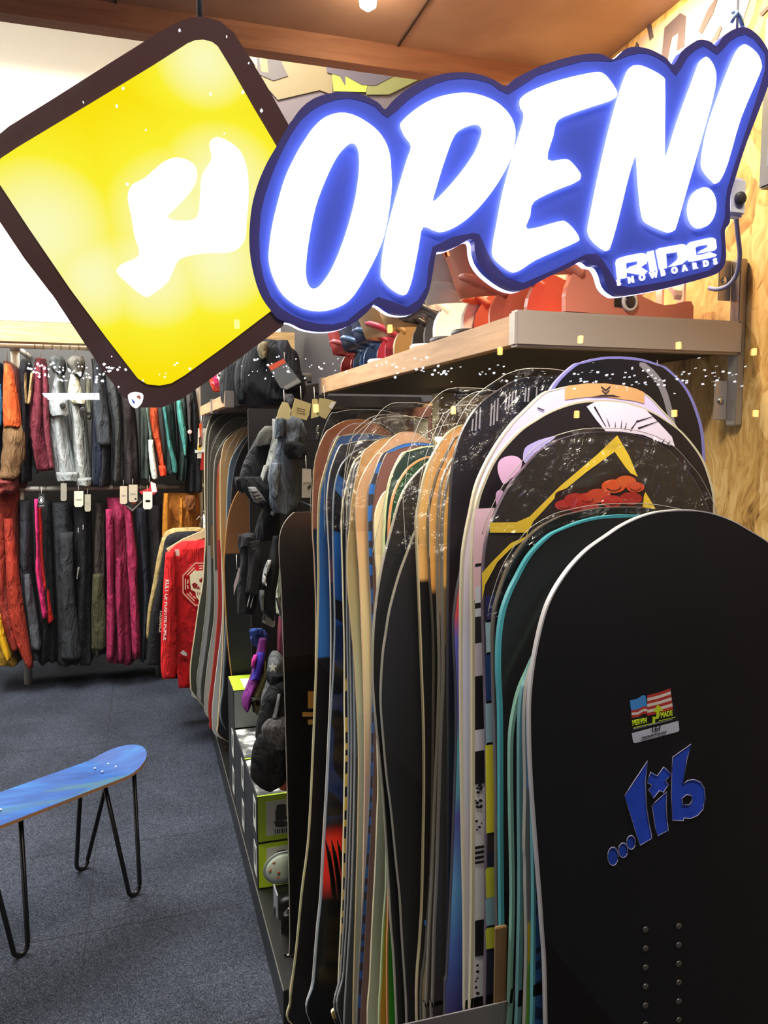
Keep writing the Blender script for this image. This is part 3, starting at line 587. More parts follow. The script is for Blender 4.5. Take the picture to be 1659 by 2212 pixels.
decal('S', 'cloud_outline', [(478, 850), (480, 810), (525, 760), (535, 700), (570, 680), (620, 665), (690, 670), (750, 650), (780, 620), (840, 598), (900, 588), (950, 600), (1000, 640), (1002, 690), (995, 760), (980, 778), (830, 770), (700, 780), (600, 800), (540, 835)], '#2a1614', smooth=3, off=.0010, **c3)
cl = ['#b03026', '#a82c24', '#b8352a', '#c2442a', '#d4552a', '#cf5a2e', '#c84a2a', '#a02a22', '#b5322a']
for i, (x, y, r_) in enumerate([(580, 760, 45), (640, 730, 55), (700, 725, 48), (760, 710, 60), (840, 660, 58), (905, 635, 50), (955, 665, 44), (930, 725, 55), (830, 740, 52), (720, 765, 38), (640, 770, 40)]):
    decal('S', 'cloud_puff', [(x + r_ * math.cos(t) * 1.1, y + r_ * .62 * math.sin(t)) for t in [k * math.pi / 8 for k in range(16)]], cl[i % 9], off=.0014 + i * .00004, **c3)
    if i % 2 == 0: decal('S', 'cloud_curl', [(x + r_ * .7 * math.cos(t), y + r_ * .42 * math.sin(t)) for t in [k * .35 for k in range(9)]] + [(x + r_ * .62 * math.cos(t), y + r_ * .34 * math.sin(t)) for t in [k * .35 for k in range(8, -1, -1)]], '#3d1512', off=.0020, **c3)
decal('S', 'yellow_arm', [(190, 852), (330, 850), (345, 905), (190, 905)], '#e8c63c', off=.0007, **c3)
for nm, y0, y1, hx in (('lower_band', 1292, 1345, '#2b2f62'), ('lower_band', 1345, 1415, '#9fc4d6'), ('lower_band', 1415, 1520, '#1d3c74'), ('lower_band', 1520, 1610, '#8fb4c8'), ('lower_band', 1610, 1800, '#d8d23a'), ('lower_band', 1880, 1940, '#b9c13c'), ('lower_band', 1945, 2000, '#7aa4b5'), ('lower_band', 2010, 2050, '#b9c13c')):
    decal('S', nm, [(1048, y0), (1052, y0 - 6), (1085, y0 - 10), (1085, y1 - 6), (1050, y1)], hx)
board('R', 'white snowboard with black blocks and pale flower shapes on a black nose', [(1226, 878), (1160, 907), (1119, 935), (1070, 989), (1041, 1046), (1025, 1099), (1018, 1189), (1017, 1292), (1018, 1363), (1018, 1589), (1018, 1747), (1017, 1900), (1016, 2006), (1013, 2176), (1013, 2200)], (1310, 863), .876, boardmat([(0, '#c9c8d0'), (1.15, '#1b1519')], .35), mat('#b5ae96', .4), ew=.0055, width=.31)
m_pk = '#d8b8cf'
decal('R', 'pink_petal', [(230, 560), (245, 520), (290, 500), (335, 505), (360, 535), (340, 590), (300, 620), (265, 650), (240, 610)], '#d3a9cc', smooth=3, **c3)
decal('R', 'pink_petal', [(365, 520), (375, 460), (420, 430), (470, 410), (540, 395), (500, 430), (470, 450), (430, 490), (390, 540)], '#a9a0d8', smooth=3, **c3)
decal('R', 'pink_petal', [(222, 700), (240, 680), (260, 690), (255, 740), (225, 760)], '#c79ac6', smooth=3, **c3)
decal('R', 'pale_field', [(700, 240), (745, 215), (800, 212), (900, 222), (1010, 255), (1085, 330), (1150, 400), (1165, 450), (1120, 440), (1000, 390), (880, 372), (800, 370), (750, 310)], '#cdc3d6', off=.0008, **c3)
for (x0, y0, x1, y1, w_) in ((740, 240, 800, 345, 9), (820, 345, 805, 300, 5), (850, 350, 850, 320, 5), (880, 355, 885, 310, 5), (900, 360, 910, 325, 6), (930, 365, 970, 310, 7), (960, 320, 1050, 292, 8), (970, 355, 1075, 318, 9), (1090, 440, 1110, 410, 8), (1115, 455, 1140, 420, 8), (690, 330, 735, 350, 8)):
    dx, dy = x1 - x0, y1 - y0; L_ = math.hypot(dx, dy); nx, ny = -dy / L_ * w_ / 2, dx / L_ * w_ / 2
    decal('R', 'black_brush_stroke', [(x0 + nx, y0 + ny), (x0 - nx, y0 - ny), (x1 - nx * .3, y1 - ny * .3), (x1 + nx * .3, y1 + ny * .3)], '#1b171c', off=.0013, **c3)
decal('R', 'pink_flank', [(1026, 1099), (1068, 1097), (1055, 1150), (1044, 1216), (1044, 1262), (1022, 1300), (1021, 1189)], '#dcb9c6')
for y0, y1, hx in ((1215, 1220, '#1c1a1e'), (1265, 1300, '#c9cfe0'), (1300, 1312, '#1c1a1e'), (1312, 1330, '#c6cede'), (1330, 1387, '#26242a'), (1387, 1458, '#cbc6d6'), (1458, 1574, '#121014'), (1574, 1620, '#c4c4d2'), (1620, 1690, '#121014'), (1825, 1831, '#141216'), (1836, 1842, '#141216'), (1847, 1853, '#141216'), (1858, 1863, '#141216'), (1985, 2062, '#141216')):
    decal('R', 'flank_block', [(1025.5, y0 + 3), (1060, y0 - 3), (1060, y1 - 3), (1025.5, y1 + 3)], hx, off=.0009)
rn = random.Random(4)
for i in range(26):
    y = rn.choice([1700, 1715, 1730, 1745, 1775, 1790, 2085, 2100, 2115, 2130, 2145, 2160]) + rn.uniform(-5, 5); x = rn.uniform(1027, 1040); r_ = rn.uniform(2, 4.5)
    decal('R', 'black_spot', [(x + r_ * math.cos(t), y + r_ * .8 * math.sin(t)) for t in [k * math.pi / 3 for k in range(6)]], '#17151a', off=.0010)
board('Q', 'lavender white snowboard with a tan patch across its tall nose', [(1221, 837), (1176, 850), (1136, 886), (1103, 919), (1062, 976), (1029, 1042), (1013, 1107), (998, 1189), (994, 1271), (993, 1408), (994, 1589), (996, 1747), (999, 1893), (1001, 2006), (1001, 2176), (1001, 2200)], (1295, 829), .906, boardmat([(0, '#b9b2b8'), (.9, '#b7b4bc', 1), (1.1, '#c4c9e2', 1), (1.3, '#d6c6d2', 1), (1.5, '#a9a6d8')], .35), mat('#b5ae9a', .4), ew=.004, width=.31)
decal('Q', 'tan_patch', [(585, 150), (600, 130), (700, 118), (800, 118), (900, 130), (960, 145), (1005, 165), (1005, 225), (950, 210), (800, 190), (700, 190), (585, 205)], '#b58b5e', **c3)
for pts in ([(775, 130), (800, 150), (825, 130), (825, 138), (800, 160), (775, 138)], [(780, 150), (800, 168), (820, 150), (820, 158), (800, 177), (780, 158)], [(720, 190), (780, 178), (840, 178), (880, 190), (800, 186)], [(440, 243), (480, 258), (470, 262), (440, 250)]):
    decal('Q', 'dark_mark', pts, '#2c2430', off=.0011, **c3)
board('W', 'tall black snowboard with grey rings and a lavender edge, against the strand board wall', [(1240, 790), (1195, 835), (1166, 900), (1154, 960), (1149, 1060), (1146, 1200), (1146, 1600), (1144, 2200)], (1330, 768), .935, boardmat([(0, '#0d0d14')], .3), mat('#6a69a6', .4), ew=.0075, width=.27, xt=.622)
r_out = [(1393, 784), (1430, 821), (1451, 882), (1463, 944), (1471, 1005), (1474, 1090), (1464, 1090), (1461, 1005), (1452, 944), (1440, 890), (1418, 828), (1380, 790)]
decal('W', 'grey_ring', r_out, '#6e6c74', smooth=2)
board('W2', 'black snowboard with rows of pale strokes, in the shade under the shelf end', [(1100, 830), (1040, 872), (1000, 930), (978, 1000), (970, 1100), (966, 1300), (966, 1700), (962, 2200)], (1175, 812), .972, boardmat([(0, '#101013')], .3), mat('#2a2a30', .3), ew=.002, width=.3, wrap=.01)
for i, (x, y, h_) in enumerate([(1020, 905, 26), (1028, 890, 40), (1036, 880, 46), (1060, 872, 48), (1067, 866, 52), (1074, 860, 50), (1092, 852, 34), (1099, 848, 32), (1106, 846, 30), (1113, 845, 26), (1134, 838, 30), (1141, 838, 30), (1158, 836, 38)]):
    decal('W2', 'pale_stroke', [(x, y), (x + 3, y - 1), (x + 1, y + h_), (x - 3, y + h_)], '#77757e')
# purple and red
board('Pr', 'snowboard with a red nose and violet to cyan flank', [(1040, 1150), (1008, 1200), (992, 1250), (983, 1300), (978, 1360), (983, 1476), (984, 1589), (981, 1702), (979, 1757), (975, 1870), (970, 1983), (964, 2096), (959, 2187)], (1150, 1090), .935 + .006, boardmat([(0, '#2c2350'), (.62, '#332a66', 1), (.72, '#3f5fa8', 1), (.80, '#5591c2', 1), (.90, '#4f4fa0', 1), (.94, '#58a6b8', 1), (1.0, '#4fa3b0', 1), (1.03, '#4a4490', 1), (1.14, '#5657a8', 1), (1.17, '#b03a34'), (1.25, '#b03a34')], .35), mat('#37343c', .3), ew=.0015, width=.3)
# grey wrapped group
board('O1', 'golden topped snowboard with a thick grey plastic edge', [(1034, 935), (998, 974), (976, 1012), (964, 1053), (957, 1090), (953, 1137), (952, 1234), (953, 1318), (955, 1453), (950, 1589), (946, 1725), (941, 1893), (936, 2006), (932, 2164), (930, 2200)], (1085, 925), .985, boardmat([(0, '#2d2b29'), (1.12, '#5d4c35'), (1.2, '#b98b46'), (1.38, '#8c8360')], .35), mat('#6f6a64', .25, .2), ew=.0035, wrap=.05)
board('O2', 'golden topped snowboard pressed behind the grey plastic edged one', [(1010, 960), (980, 990), (958, 1030), (949, 1070), (945, 1120), (943, 1234), (945, 1340), (947, 1453), (943, 1589), (937, 1725), (931, 1893), (925, 2006), (918, 2164), (916, 2200)], (1065, 925), 1.003, boardmat([(0, '#383430'), (1.16, '#a97f45')], .35), mat('#7a756c', .25, .2), ew=.003)
board('N2', 'orange tan snowboard with a black lower half', [(981, 954), (949, 1017), (937, 1053), (928, 1089), (923, 1137), (926, 1234), (930, 1295), (934, 1368), (935, 1453), (934, 1612), (932, 1760), (928, 1900), (918, 2050), (908, 2190)], (1030, 930), 1.022, boardmat([(0, '#1a1816'), (.45, '#958a66'), (.88, '#100e0e'), (1.19, '#c18845', 1), (1.27, '#c89a58', 1), (1.5, '#a05d38')], .35), mat('#4a463e', .25, .2), ew=.002, wrap=.035)
board('N1', 'pale tan snowboard with a cream edge and dark lower half', [(972, 930), (944, 969), (925, 1005), (913, 1041), (903, 1089), (897, 1126), (898, 1162), (901, 1234), (905, 1340), (909, 1453), (913, 1566), (914, 1702), (912, 1825), (909, 1956), (905, 2028), (898, 2187)], (1020, 915), 1.045, boardmat([(0, '#141214'), (1.2, '#c79a5a', 1), (1.3, '#caa467', 1), (1.5, '#a3653f')], .35), mat('#a89e80', .35), ew=.0028, wrap=.05)
decal('N2', 'lettering_dash', [(934, 1992), (940, 1989), (941, 2003), (935, 2004)], '#2a6cc0'); decal('N1', 'lettering_dash', [(916, 1988), (921, 1986), (922, 1998), (917, 2000)], '#2a6cc0')
# big black pair
board('M2', 'big plain black snowboard, in front of its twin, edge running down to a white strip', [(1010, 1010), (960, 1045), (922, 1098), (896, 1150), (877, 1198), (858, 1250), (840, 1318), (831, 1374), (826, 1408), (822, 1465), (821, 1521), (826, 1589), (834, 1679), (843, 1747), (855, 1870), (862, 1938), (867, 2028), (873, 2119), (877, 2209)], (1075, 1030), 1.075, boardmat([(0, '#17171a')], .42), mat('#85827a', .4), ew=.0022, width=.36)
board('M1', 'big plain black snowboard whose edge shows left of its twin, with a long tall nose', [(959, 908), (932, 940), (915, 969), (877, 1053), (860, 1089), (846, 1137), (829, 1198), (819, 1246), (811, 1299), (805, 1363), (803, 1453), (806, 1510), (810, 1555), (817, 1623), (826, 1718), (833, 1825), (842, 1983), (849, 2074), (855, 2209)], (1020, 965), 1.10, boardmat([(0, '#161719')], .42), mat('#8d8a80', .4), ew=.0026, width=.36, wrap=.035)
board('L2', 'dark green snowboard with an orange edge and a bright green tail', [(906, 978), (880, 1015), (860, 1045), (848, 1075), (841, 1113), (838, 1162), (838, 1300), (838, 1700), (837, 1961), (835, 2051), (836, 2209)], (945, 985), 1.19, boardmat([(0, '#3fae2a'), (.60, '#1f4f9c'), (.78, '#16233f'), (1.1, '#173a22')], .35), mat('#c98a5c', .4), ew=.0035, width=.27)
board('L', 'snowboard with a pale green nose edge and an amber tail strip', [(905, 945), (870, 981), (850, 1017), (838, 1053), (831, 1101), (829, 1137), (827, 1186), (829, 1400), (833, 1700), (833, 1882), (831, 1938), (826, 2006), (821, 2119), (817, 2209)], (955, 962), 1.215, boardmat([(0, '#c98f2a'), (.80, '#55514c'), (.95, '#17302c')], .35), mat('#bcc79a', .4), ew=.0035, width=.27)
board('K', 'cream snowboard turning mint grey towards its tail', [(850, 1040), (828, 1070), (814, 1101), (809, 1137), (811, 1210), (814, 1258), (815, 1400), (814, 1589), (816, 1702), (814, 1757), (810, 1870), (803, 2006), (798, 2119), (793, 2209)], (895, 1040), 1.24, boardmat([(0, '#b3b79a', 1), (.6, '#9fb0a4', 1), (.9, '#87998f', 1), (1.2, '#c6b692')], .35), mat('#c8c0a2', .4), width=.27)
board('J', 'maroon brown snowboard standing between cream and blue ones', [(870, 935), (835, 985), (815, 1040), (806, 1100), (805, 1137), (807, 1300), (808, 1500), (808, 1600), (804, 1750), (797, 1870), (791, 1983), (785, 2096), (779, 2209)], (915, 962), 1.27, boardmat([(0, '#6d4a44')], .35), mat('#4d3631', .35), width=.27)
board('I', 'black snowboard with a blue zebra flank', [(855, 945), (825, 985), (806, 1030), (795, 1065), (793, 1137), (796, 1234), (800, 1299), (802, 1400), (803, 1476), (801, 1566), (798, 1702), (790, 1850), (780, 2000), (770, 2209)], (905, 955), 1.295, boardmat([(0, '#3a3a42')], .35, ('#2f66b4', 9, .55, .2, 1.5)), mat('#6c6a68', .3), ew=.0015, width=.27)
board('H', 'pinkish tan snowboard paling to cream at its waist', [(838, 957), (805, 993), (783, 1029), (771, 1065), (768, 1113), (772, 1186), (776, 1246), (779, 1320), (783, 1420), (786, 1520), (787, 1620), (787, 1702), (785, 1830), (781, 1983), (775, 2096), (770, 2209)], (885, 932), 1.325, boardmat([(0, '#a89183'), (.8, '#b3937a', 1), (.95, '#c8b892', 1), (1.1, '#cbb789', 1), (1.25, '#c6996e', 1), (1.45, '#c09a80')], .4), mat('#c9a988', .4), width=.27, wrap=.05)
board('G', 'tan snowboard with olive and black sprayed flank', [(805, 957), (785, 981), (768, 1041), (759, 1089), (755, 1135), (750, 1186), (750, 1258), (758, 1352), (765, 1431), (770, 1521), (774, 1634), (772, 1800), (768, 1950), (762, 2209)], (850, 945), 1.36, boardmat([(0, '#8d9488'), (.9, '#9aa08a', 1), (1.12, '#8e8462', 1), (1.25, '#8c7c58', 1), (1.38, '#c79a66', 1), (1.52, '#cd8f5c')], .4), mat('#b09a70', .4), width=.27, wrap=.04)
for q, (dx, yy, lab) in enumerate([(0, 1.475, 'grey snowboard in shrink wrap, rightmost of three alike slim grey edges'), (-7, 1.50, 'grey snowboard in shrink wrap, middle of three alike slim grey edges'), (-13, 1.525, 'grey snowboard in shrink wrap, leftmost of three alike slim grey edges')]):
    board('F%d' % q, lab, [(x + dx, y) for x, y in [(825, 935), (795, 965), (775, 1010), (765, 1060), (761, 1130), (761, 1300), (763, 1450), (765, 1600), (763, 1750), (757, 1950), (748, 2100), (742, 2209)]], (870 + dx, 958 + 5 * q), yy - .07, boardmat([(0, '#2d2f33'), (.8, '#3c4a55'), (1.1, '#24303c')], .3), mat('#8f9092', .25, .2), ew=.0025, width=.27, wrap=.05 if q == 0 else 0)
board('E', 'snowboard with a yellow and black zebra flank', [(790, 960), (765, 1000), (748, 1050), (738, 1101), (737, 1160), (739, 1234), (741, 1318), (743, 1408), (743, 1521), (744, 1600), (743, 1679), (742, 1747), (741, 1802), (738, 1938), (733, 2051), (728, 2164), (724, 2209)], (845, 960), 1.485, boardmat([(0, '#c9a648'), (.93, '#17191f')], .35, ('#14120f', 7, .5, 0, .93)), mat('#d8d0b0', .4), ew=.002, width=.27)
board('D', 'black snowboard with blue zebra stripes and a red flame near its foot', [(755, 985), (738, 1005), (725, 1040), (719, 1089), (718, 1162), (721, 1282), (722, 1363), (719, 1450), (716, 1500), (711, 1589), (706, 1702), (699, 1825), (693, 1938), (686, 2006), (677, 2119), (668, 2205)], (795, 968), 1.55, boardmat([(0, '#08080b'), (.44, '#0b0b10', 1), (.49, '#d8261f'), (.565, '#d8261f', 1), (.60, '#0b0b10', 1), (.63, '#10234e'), (1.02, '#14397e', 1), (1.2, '#1f58a8')], .3, ('#0b0d18', 4, .45, .62, 1.6, 'DIAGONAL')), mat('#808c9a', .3), ew=.0026, width=.28, wrap=.05)
for i_ in range(11):
    x0, y0 = 703 + i_ * 4.2, 1818 + (i_ % 3) * 12
    decal('D', 'black_streak', [(x0, y0), (x0 + 2, y0 - 2), (x0 + 9, y0 + 34), (x0 + 15, y0 + 78), (x0 + 17, y0 + 118), (x0 + 13, y0 + 112), (x0 + 9, y0 + 74), (x0 + 4, y0 + 36)], '#0c0a0c', smooth=2)
board('D0', 'slim dark snowboard with a pale edge behind the zebra striped blue one', [(762, 935), (735, 965), (716, 1010), (708, 1050), (705, 1100), (710, 1200), (713, 1300), (714, 1400), (712, 1500), (708, 1589), (703, 1702), (696, 1825), (690, 1938), (683, 2006), (674, 2119), (668, 2200)], (810, 950), 1.60, boardmat([(0, '#0e0f14'), (.7, '#23262c'), (1.1, '#6b3a36'), (1.15, '#2c2c30')], .3), mat('#b9b5ae', .3), ew=.0022, width=.28)
board('C', 'dark snowboard with a wide cream edge and a blue upper half', [(730, 945), (712, 983), (697, 1030), (688, 1075), (685, 1162), (686, 1250), (683, 1386), (679, 1498), (675, 1600), (665, 1802), (650, 1927), (638, 2051), (628, 2130), (625, 2164), (629, 2212)], (790, 935), 1.68, boardmat([(0, '#121113'), (.92, '#2f66b4'), (1.42, '#3fa84a')], .35), mat('#b2ad8c', .4), ew=.0055, width=.29, wrap=.05)
board('B', 'snowboard with a rust brown nose and a pale edge', [(723, 911), (703, 937), (684, 981), (677, 1029), (674, 1137), (678, 1210), (681, 1300), (681, 1386), (680, 1498), (677, 1600), (667, 1802), (652, 1927), (641, 2051), (632, 2180)], (775, 905), 1.73, boardmat([(0, '#15110f'), (1.2, '#a9612f')], .4), mat('#b99a78', .35), ew=.0025, width=.29)
board('A', 'dark brown snowboard with a blunt squared end, last of the near rack', [(603, 1110), (604, 1160), (608, 1290), (613, 1450), (617, 1600), (621, 1750), (624, 1900), (626, 2040), (627, 2170)], (672, 1106), 2.03, boardmat([(0, '#0e0d0e'), (.8, '#1b1412', 1), (1.0, '#171619', 1), (1.25, '#35302c', 1), (1.42, '#6b5a44', 1)], .28), mat('#8f8880', .3), ew=.0018, width=.29, flat_top=True, bend=.01)  # brown-grey reflection towards the squared end is painted into the colour bands
decal('A', 'tan_bar', [(665, 1493), (700, 1493), (700, 1530), (665, 1530)], '#a4783e'); decal('A', 'tan_bar', [(653, 1538), (700, 1538), (700, 1548), (653, 1548)], '#a4783e'); decal('A', 'tan_bar', [(665, 1554), (690, 1554), (690, 1565), (665, 1565)], '#a08048')
# far rack
fr_ = [('b1', 'olive snowboard with a cream edge, leftmost of the far rack', [(456, 899), (448, 918), (443, 944), (441, 982), (441, 1063), (443, 1158), (441, 1200), (437, 1260), (428, 1311), (420, 1368), (412, 1425), (410, 1453), (411, 1480), (418, 1500)], (500, 885), 3.86, [(0, '#3d3e33'), (1.05, '#5a4a33'), (1.25, '#4f4b3c')], '#ddd2ae'),
       ('b2', 'snowboard with a light grey stripe, second in the far rack', [(468, 905), (455, 925), (449, 960), (447, 1063), (448, 1200), (446, 1292), (438, 1370), (430, 1430), (425, 1463), (426, 1491), (432, 1515)], (510, 890), 3.80, [(0, '#9d9fa0'), (.9, '#4a4538')], '#8f8a7c'),
       ('b3', 'dark olive snowboard with a tan band, third in the far rack', [(480, 925), (462, 950), (454, 985), (452, 1063), (455, 1200), (455, 1292), (448, 1370), (440, 1430), (434, 1475), (434, 1505), (440, 1525)], (520, 905), 3.74, [(0, '#3a3c34'), (.85, '#8c6a3c'), (1.0, '#5a5242')], '#54524a'),
       ('b4', 'pale green grey snowboard, fourth in the far rack', [(489, 945), (470, 975), (462, 1010), (460, 1100), (462, 1230), (463, 1320), (456, 1380), (449, 1425), (442, 1491), (441, 1520), (448, 1548)], (530, 925), 3.68, [(0, '#a9b0a8'), (.8, '#55503f')], '#9aa098'),
       ('b5', 'red striped snowboard in the far rack', [(495, 960), (480, 985), (470, 1020), (468, 1120), (471, 1292), (465, 1387), (457, 1463), (450, 1521), (452, 1558), (458, 1575)], (536, 935), 3.63, [(0, '#a32a22'), (.95, '#b8823f')], '#b03a2e'),
       ('b6', 'light grey snowboard beside the red striped one, its rounded tail on the floor', [(500, 980), (486, 1005), (478, 1060), (478, 1200), (480, 1330), (470, 1425), (460, 1510), (458, 1560), (468, 1590)], (545, 945), 3.57, [(0, '#b3b8b8'), (.72, '#b03328'), (.84, '#b3b8b8'), (1.1, '#c89a5c')], '#c2c4c0'),
       ('b7', 'honey tan snowboard, broadest tan edge of the far rack', [(501, 940), (485, 957), (478, 985), (475, 1023), (476, 1158), (480, 1235), (482, 1300), (480, 1400), (474, 1500), (470, 1560), (474, 1590)], (555, 918), 3.50, [(0, '#2e2f33'), (.8, '#c58a48', 1), (1.5, '#d2a870')], '#e0c291'),
       ('b8', 'blue grey snowboard in the far rack', [(518, 960), (500, 990), (493, 1023), (489, 1090), (488, 1200), (488, 1300), (484, 1400), (480, 1480), (478, 1560)], (570, 925), 3.44, [(0, '#5d6a74')], '#8fa0aa'),
       ('b9', 'black snowboard with glinting wrapped nose in the far rack', [(545, 935), (520, 975), (505, 1020), (498, 1090), (496, 1200), (494, 1300), (488, 1400), (483, 1480), (480, 1560)], (590, 905), 3.36, [(0, '#17171a')], '#303338')]
for k, lab, tr_, tp, Y_, bd, eg in fr_:
    board(k, lab, tr_, tp, Y_, boardmat(bd, .4), mat(eg, .4), ew=.006, width=.28, thick=.012, wrap=.05 if k in ('b1', 'b4', 'b6', 'b8', 'b9') else 0)
board('b10', 'brown snowboard with a black lower half and a tan edge, nearest of the far rack', [(519, 1055), (508, 1072), (499, 1093), (492, 1118), (487, 1158), (483, 1216), (484, 1260), (486, 1311), (491, 1387), (497, 1444), (504, 1501)], (588, 1000), 3.22, boardmat([(0, '#0c0c0e'), (1.0 - .06, '#7a4f2c')], .5), mat('#c08b50', .45), ew=.0055, width=.30)

# ------------------------------------------------------------------ plinths and rack hardware
pl = box('display_plinth', 0.318, 1.02, 1.905, 4.15, 0, 0.1, mat('#141412', 0.35, var=0.2), None, 0.002)
tag(pl, 'low black plinth on the carpet under the boxes and far snowboards', 'plinth')
box('edge_strip', 0.3165, 0.3195, 1.905, 4.15, 0.098, 0.1012, mat('#6a6860', 0.3, .4), pl)
pl2 = box('display_plinth', 0.35, 1.02, 0.66, 1.88, 0, 0.1, mat('#141412', 0.4), None, 0.002)
tag(pl2, 'low black plinth below the near snowboards, out of the lower frame edge', 'plinth')
p0 = at(1105, 2160, Y=.790)
pn = mesh('rack_end_plate', boxv(0.06, p0.x, .789, .791, 0.0, p0.z), BF, mat('#8f8a8c', 0.35, 0.6)); tag(pn, 'grey sheet metal plate standing low before the middle snowboards', 'metal plate')
stp = at(1071, 2005, Y=.793); 
st = box('wooden_batten', stp.x, stp.x + .0145, .7925, .7975, 0.0, stp.z, wood('#5a4228', '#84653f', (12, 12, 1)), None, 0.001); tag(st, 'brown wooden batten standing between the striped and teal edged boards', 'batten')

# long shelf over the near rack
SHZ = 1.655
sh = thing('wall_shelf', (0.80, 1.22, SHZ), 'long wood-edged shelf above the near snowboards with a grey metal front end', 'shelf')
box('shelf_board', 0.604, 1.02, 1.20, 2.64, SHZ, SHZ + .045, mat('#231f22', .6), sh)
box('wood_edge', 0.584, 0.604, 1.20, 2.60, SHZ - .002, SHZ + .046, m_shelf, sh, .001)
box('end_cap', 0.580, 0.606, 2.60, 2.625, SHZ - .008, SHZ + .050, mat('#8c8480', .4, .5), sh, .001)
fe = box('metal_front', 0.580, 1.020, 1.172, 1.20, SHZ - .006, SHZ + .052, mat('#a39c98', .45, .35), sh, .004)
box('bracket_plate', 1.012, 1.028, 1.176, 1.200, SHZ - .13, SHZ + .16, mat('#98928e', .35, .6), sh, .002)
for z in (SHZ - .085, SHZ + .125):
    box('bracket_tab', 0.985, 1.012, 1.1975, 1.200, z - .035, z + .035, mat('#aaa4a0', .3, .6), sh, .001)
    lathe('screw', [(.006, 0), (.006, .002), (.003, .003)], (0.997, 1.197, z), m_chrome, sh, n=10, rot=Matrix.Rotation(math.pi / 2, 3, 'X'))
# a second, farther shelf
SH2 = 1.62
sh2 = thing('wall_shelf', (0.6, 3.0, SH2), 'farther wood-edged shelf above the far snowboards', 'shelf')
box('shelf_board', 0.32, 1.02, 2.85, 4.05, SH2, SH2 + .04, mat('#231f22', .6), sh2)
box('wood_edge', 0.298, 0.32, 2.86, 4.05, SH2 - .002, SH2 + .042, m_shelf, sh2, .001)
box('clamp', 0.294, 0.322, 3.38, 3.42, SH2 - .012, SH2 + .048, m_metal, sh2, .001)
box('end_cap', 0.294, 0.324, 2.83, 2.86, SH2 - .008, SH2 + .05, mat('#6c6662', .4, .5), sh2, .001)
pst = box('shelf_post', 0.70, 0.76, 3.28, 3.34, 0.1, SH2, mat('#3a3833', .6)); tag(pst, 'dark square post carrying the farther shelf', 'post')
pst = box('shelf_post', 0.96, 1.02, 2.50, 2.56, 0.1, SHZ, mat('#e6d79c', .6)); tag(pst, 'cream painted post under the long shelf, lit by a small lamp', 'post')
lm = thing('wall_lamp', (0.955, 2.49, 1.51), 'small warm lamp glowing on the cream post', 'lamp')
lathe('shade', [(.018, 0), (.020, .02), (.014, .045), (.004, .05)], (0.955, 2.49, 1.51), mat('#d9b56a', .4), lm, n=12); lathe('bulb', [(.004, -.012), (.011, -.004), (.011, .01), (.004, .018)], (0.955, 2.49, 1.505), emit('#ffd890', 18), lm, n=12)
# street mirrored in the glass, built as added wall windows with brown frames
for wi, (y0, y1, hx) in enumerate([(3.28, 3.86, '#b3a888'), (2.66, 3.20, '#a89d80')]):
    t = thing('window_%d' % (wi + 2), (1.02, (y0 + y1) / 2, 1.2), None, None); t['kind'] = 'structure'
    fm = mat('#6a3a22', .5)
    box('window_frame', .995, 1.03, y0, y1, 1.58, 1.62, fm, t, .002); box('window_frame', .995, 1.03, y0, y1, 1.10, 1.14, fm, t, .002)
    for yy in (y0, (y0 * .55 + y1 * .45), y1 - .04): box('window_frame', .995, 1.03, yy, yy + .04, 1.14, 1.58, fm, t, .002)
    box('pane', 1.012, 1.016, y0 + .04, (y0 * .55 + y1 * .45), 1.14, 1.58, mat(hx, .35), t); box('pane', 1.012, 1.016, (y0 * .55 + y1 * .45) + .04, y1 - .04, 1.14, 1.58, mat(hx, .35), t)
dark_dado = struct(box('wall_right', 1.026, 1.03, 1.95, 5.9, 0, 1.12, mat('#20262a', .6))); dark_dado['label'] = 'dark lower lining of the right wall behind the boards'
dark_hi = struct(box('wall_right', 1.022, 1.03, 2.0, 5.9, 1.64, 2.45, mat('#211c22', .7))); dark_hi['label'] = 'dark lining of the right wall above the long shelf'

# poster frieze hanging beyond the soffit
ps = thing('poster_frieze', (0.66, 2.32, 2.36), 'beige and lime printed banner board hung just below the soffit', 'banner')
fy = 2.30
def frz(name, pts, hx, off=0.0):
    return slab_poly(name, [[(at(x, y, Y=fy).x, at(x, y, Y=fy).z) for x, y in pts]], mat(hx, .7, var=.12, scale=14), ps, fy - off - .001, fy - off)
frz('banner_board', [(520, 20), (1040, 60), (1040, 300), (620, 300), (520, 180)], '#4a4148', -.004)
frz('beige_print', [(522, 60), (720, 90), (718, 205), (690, 195), (600, 216), (560, 170)], '#5f5238')
frz('pale_print', [(522, 62), (575, 70), (560, 155), (530, 110)], '#83795a', .001)
frz('dark_print', [(552, 78), (556, 78), (563, 155), (580, 158), (572, 80), (590, 85), (600, 120), (622, 165), (590, 175), (556, 160)], '#3a3436', .002)
frz('lime_print', [(738, 98), (800, 108), (880, 120), (870, 150), (800, 150), (790, 200), (720, 198), (716, 150), (740, 148)], '#76822a', .002)
frz('lime_print', [(880, 120), (1030, 145), (1000, 165), (930, 160), (840, 205), (790, 205), (800, 150)], '#5c5d34', .0015)
frz('dark_print', [(704, 140), (716, 100), (738, 98), (745, 135), (790, 152), (850, 125), (900, 118), (960, 125), (900, 135), (850, 165), (810, 186), (780, 184), (745, 165), (745, 186), (733, 165), (706, 158)], '#3c3540', .003)
frz('violet_print', [(1000, 140), (1040, 138), (1040, 240), (980, 180)], '#4b4470', .002)

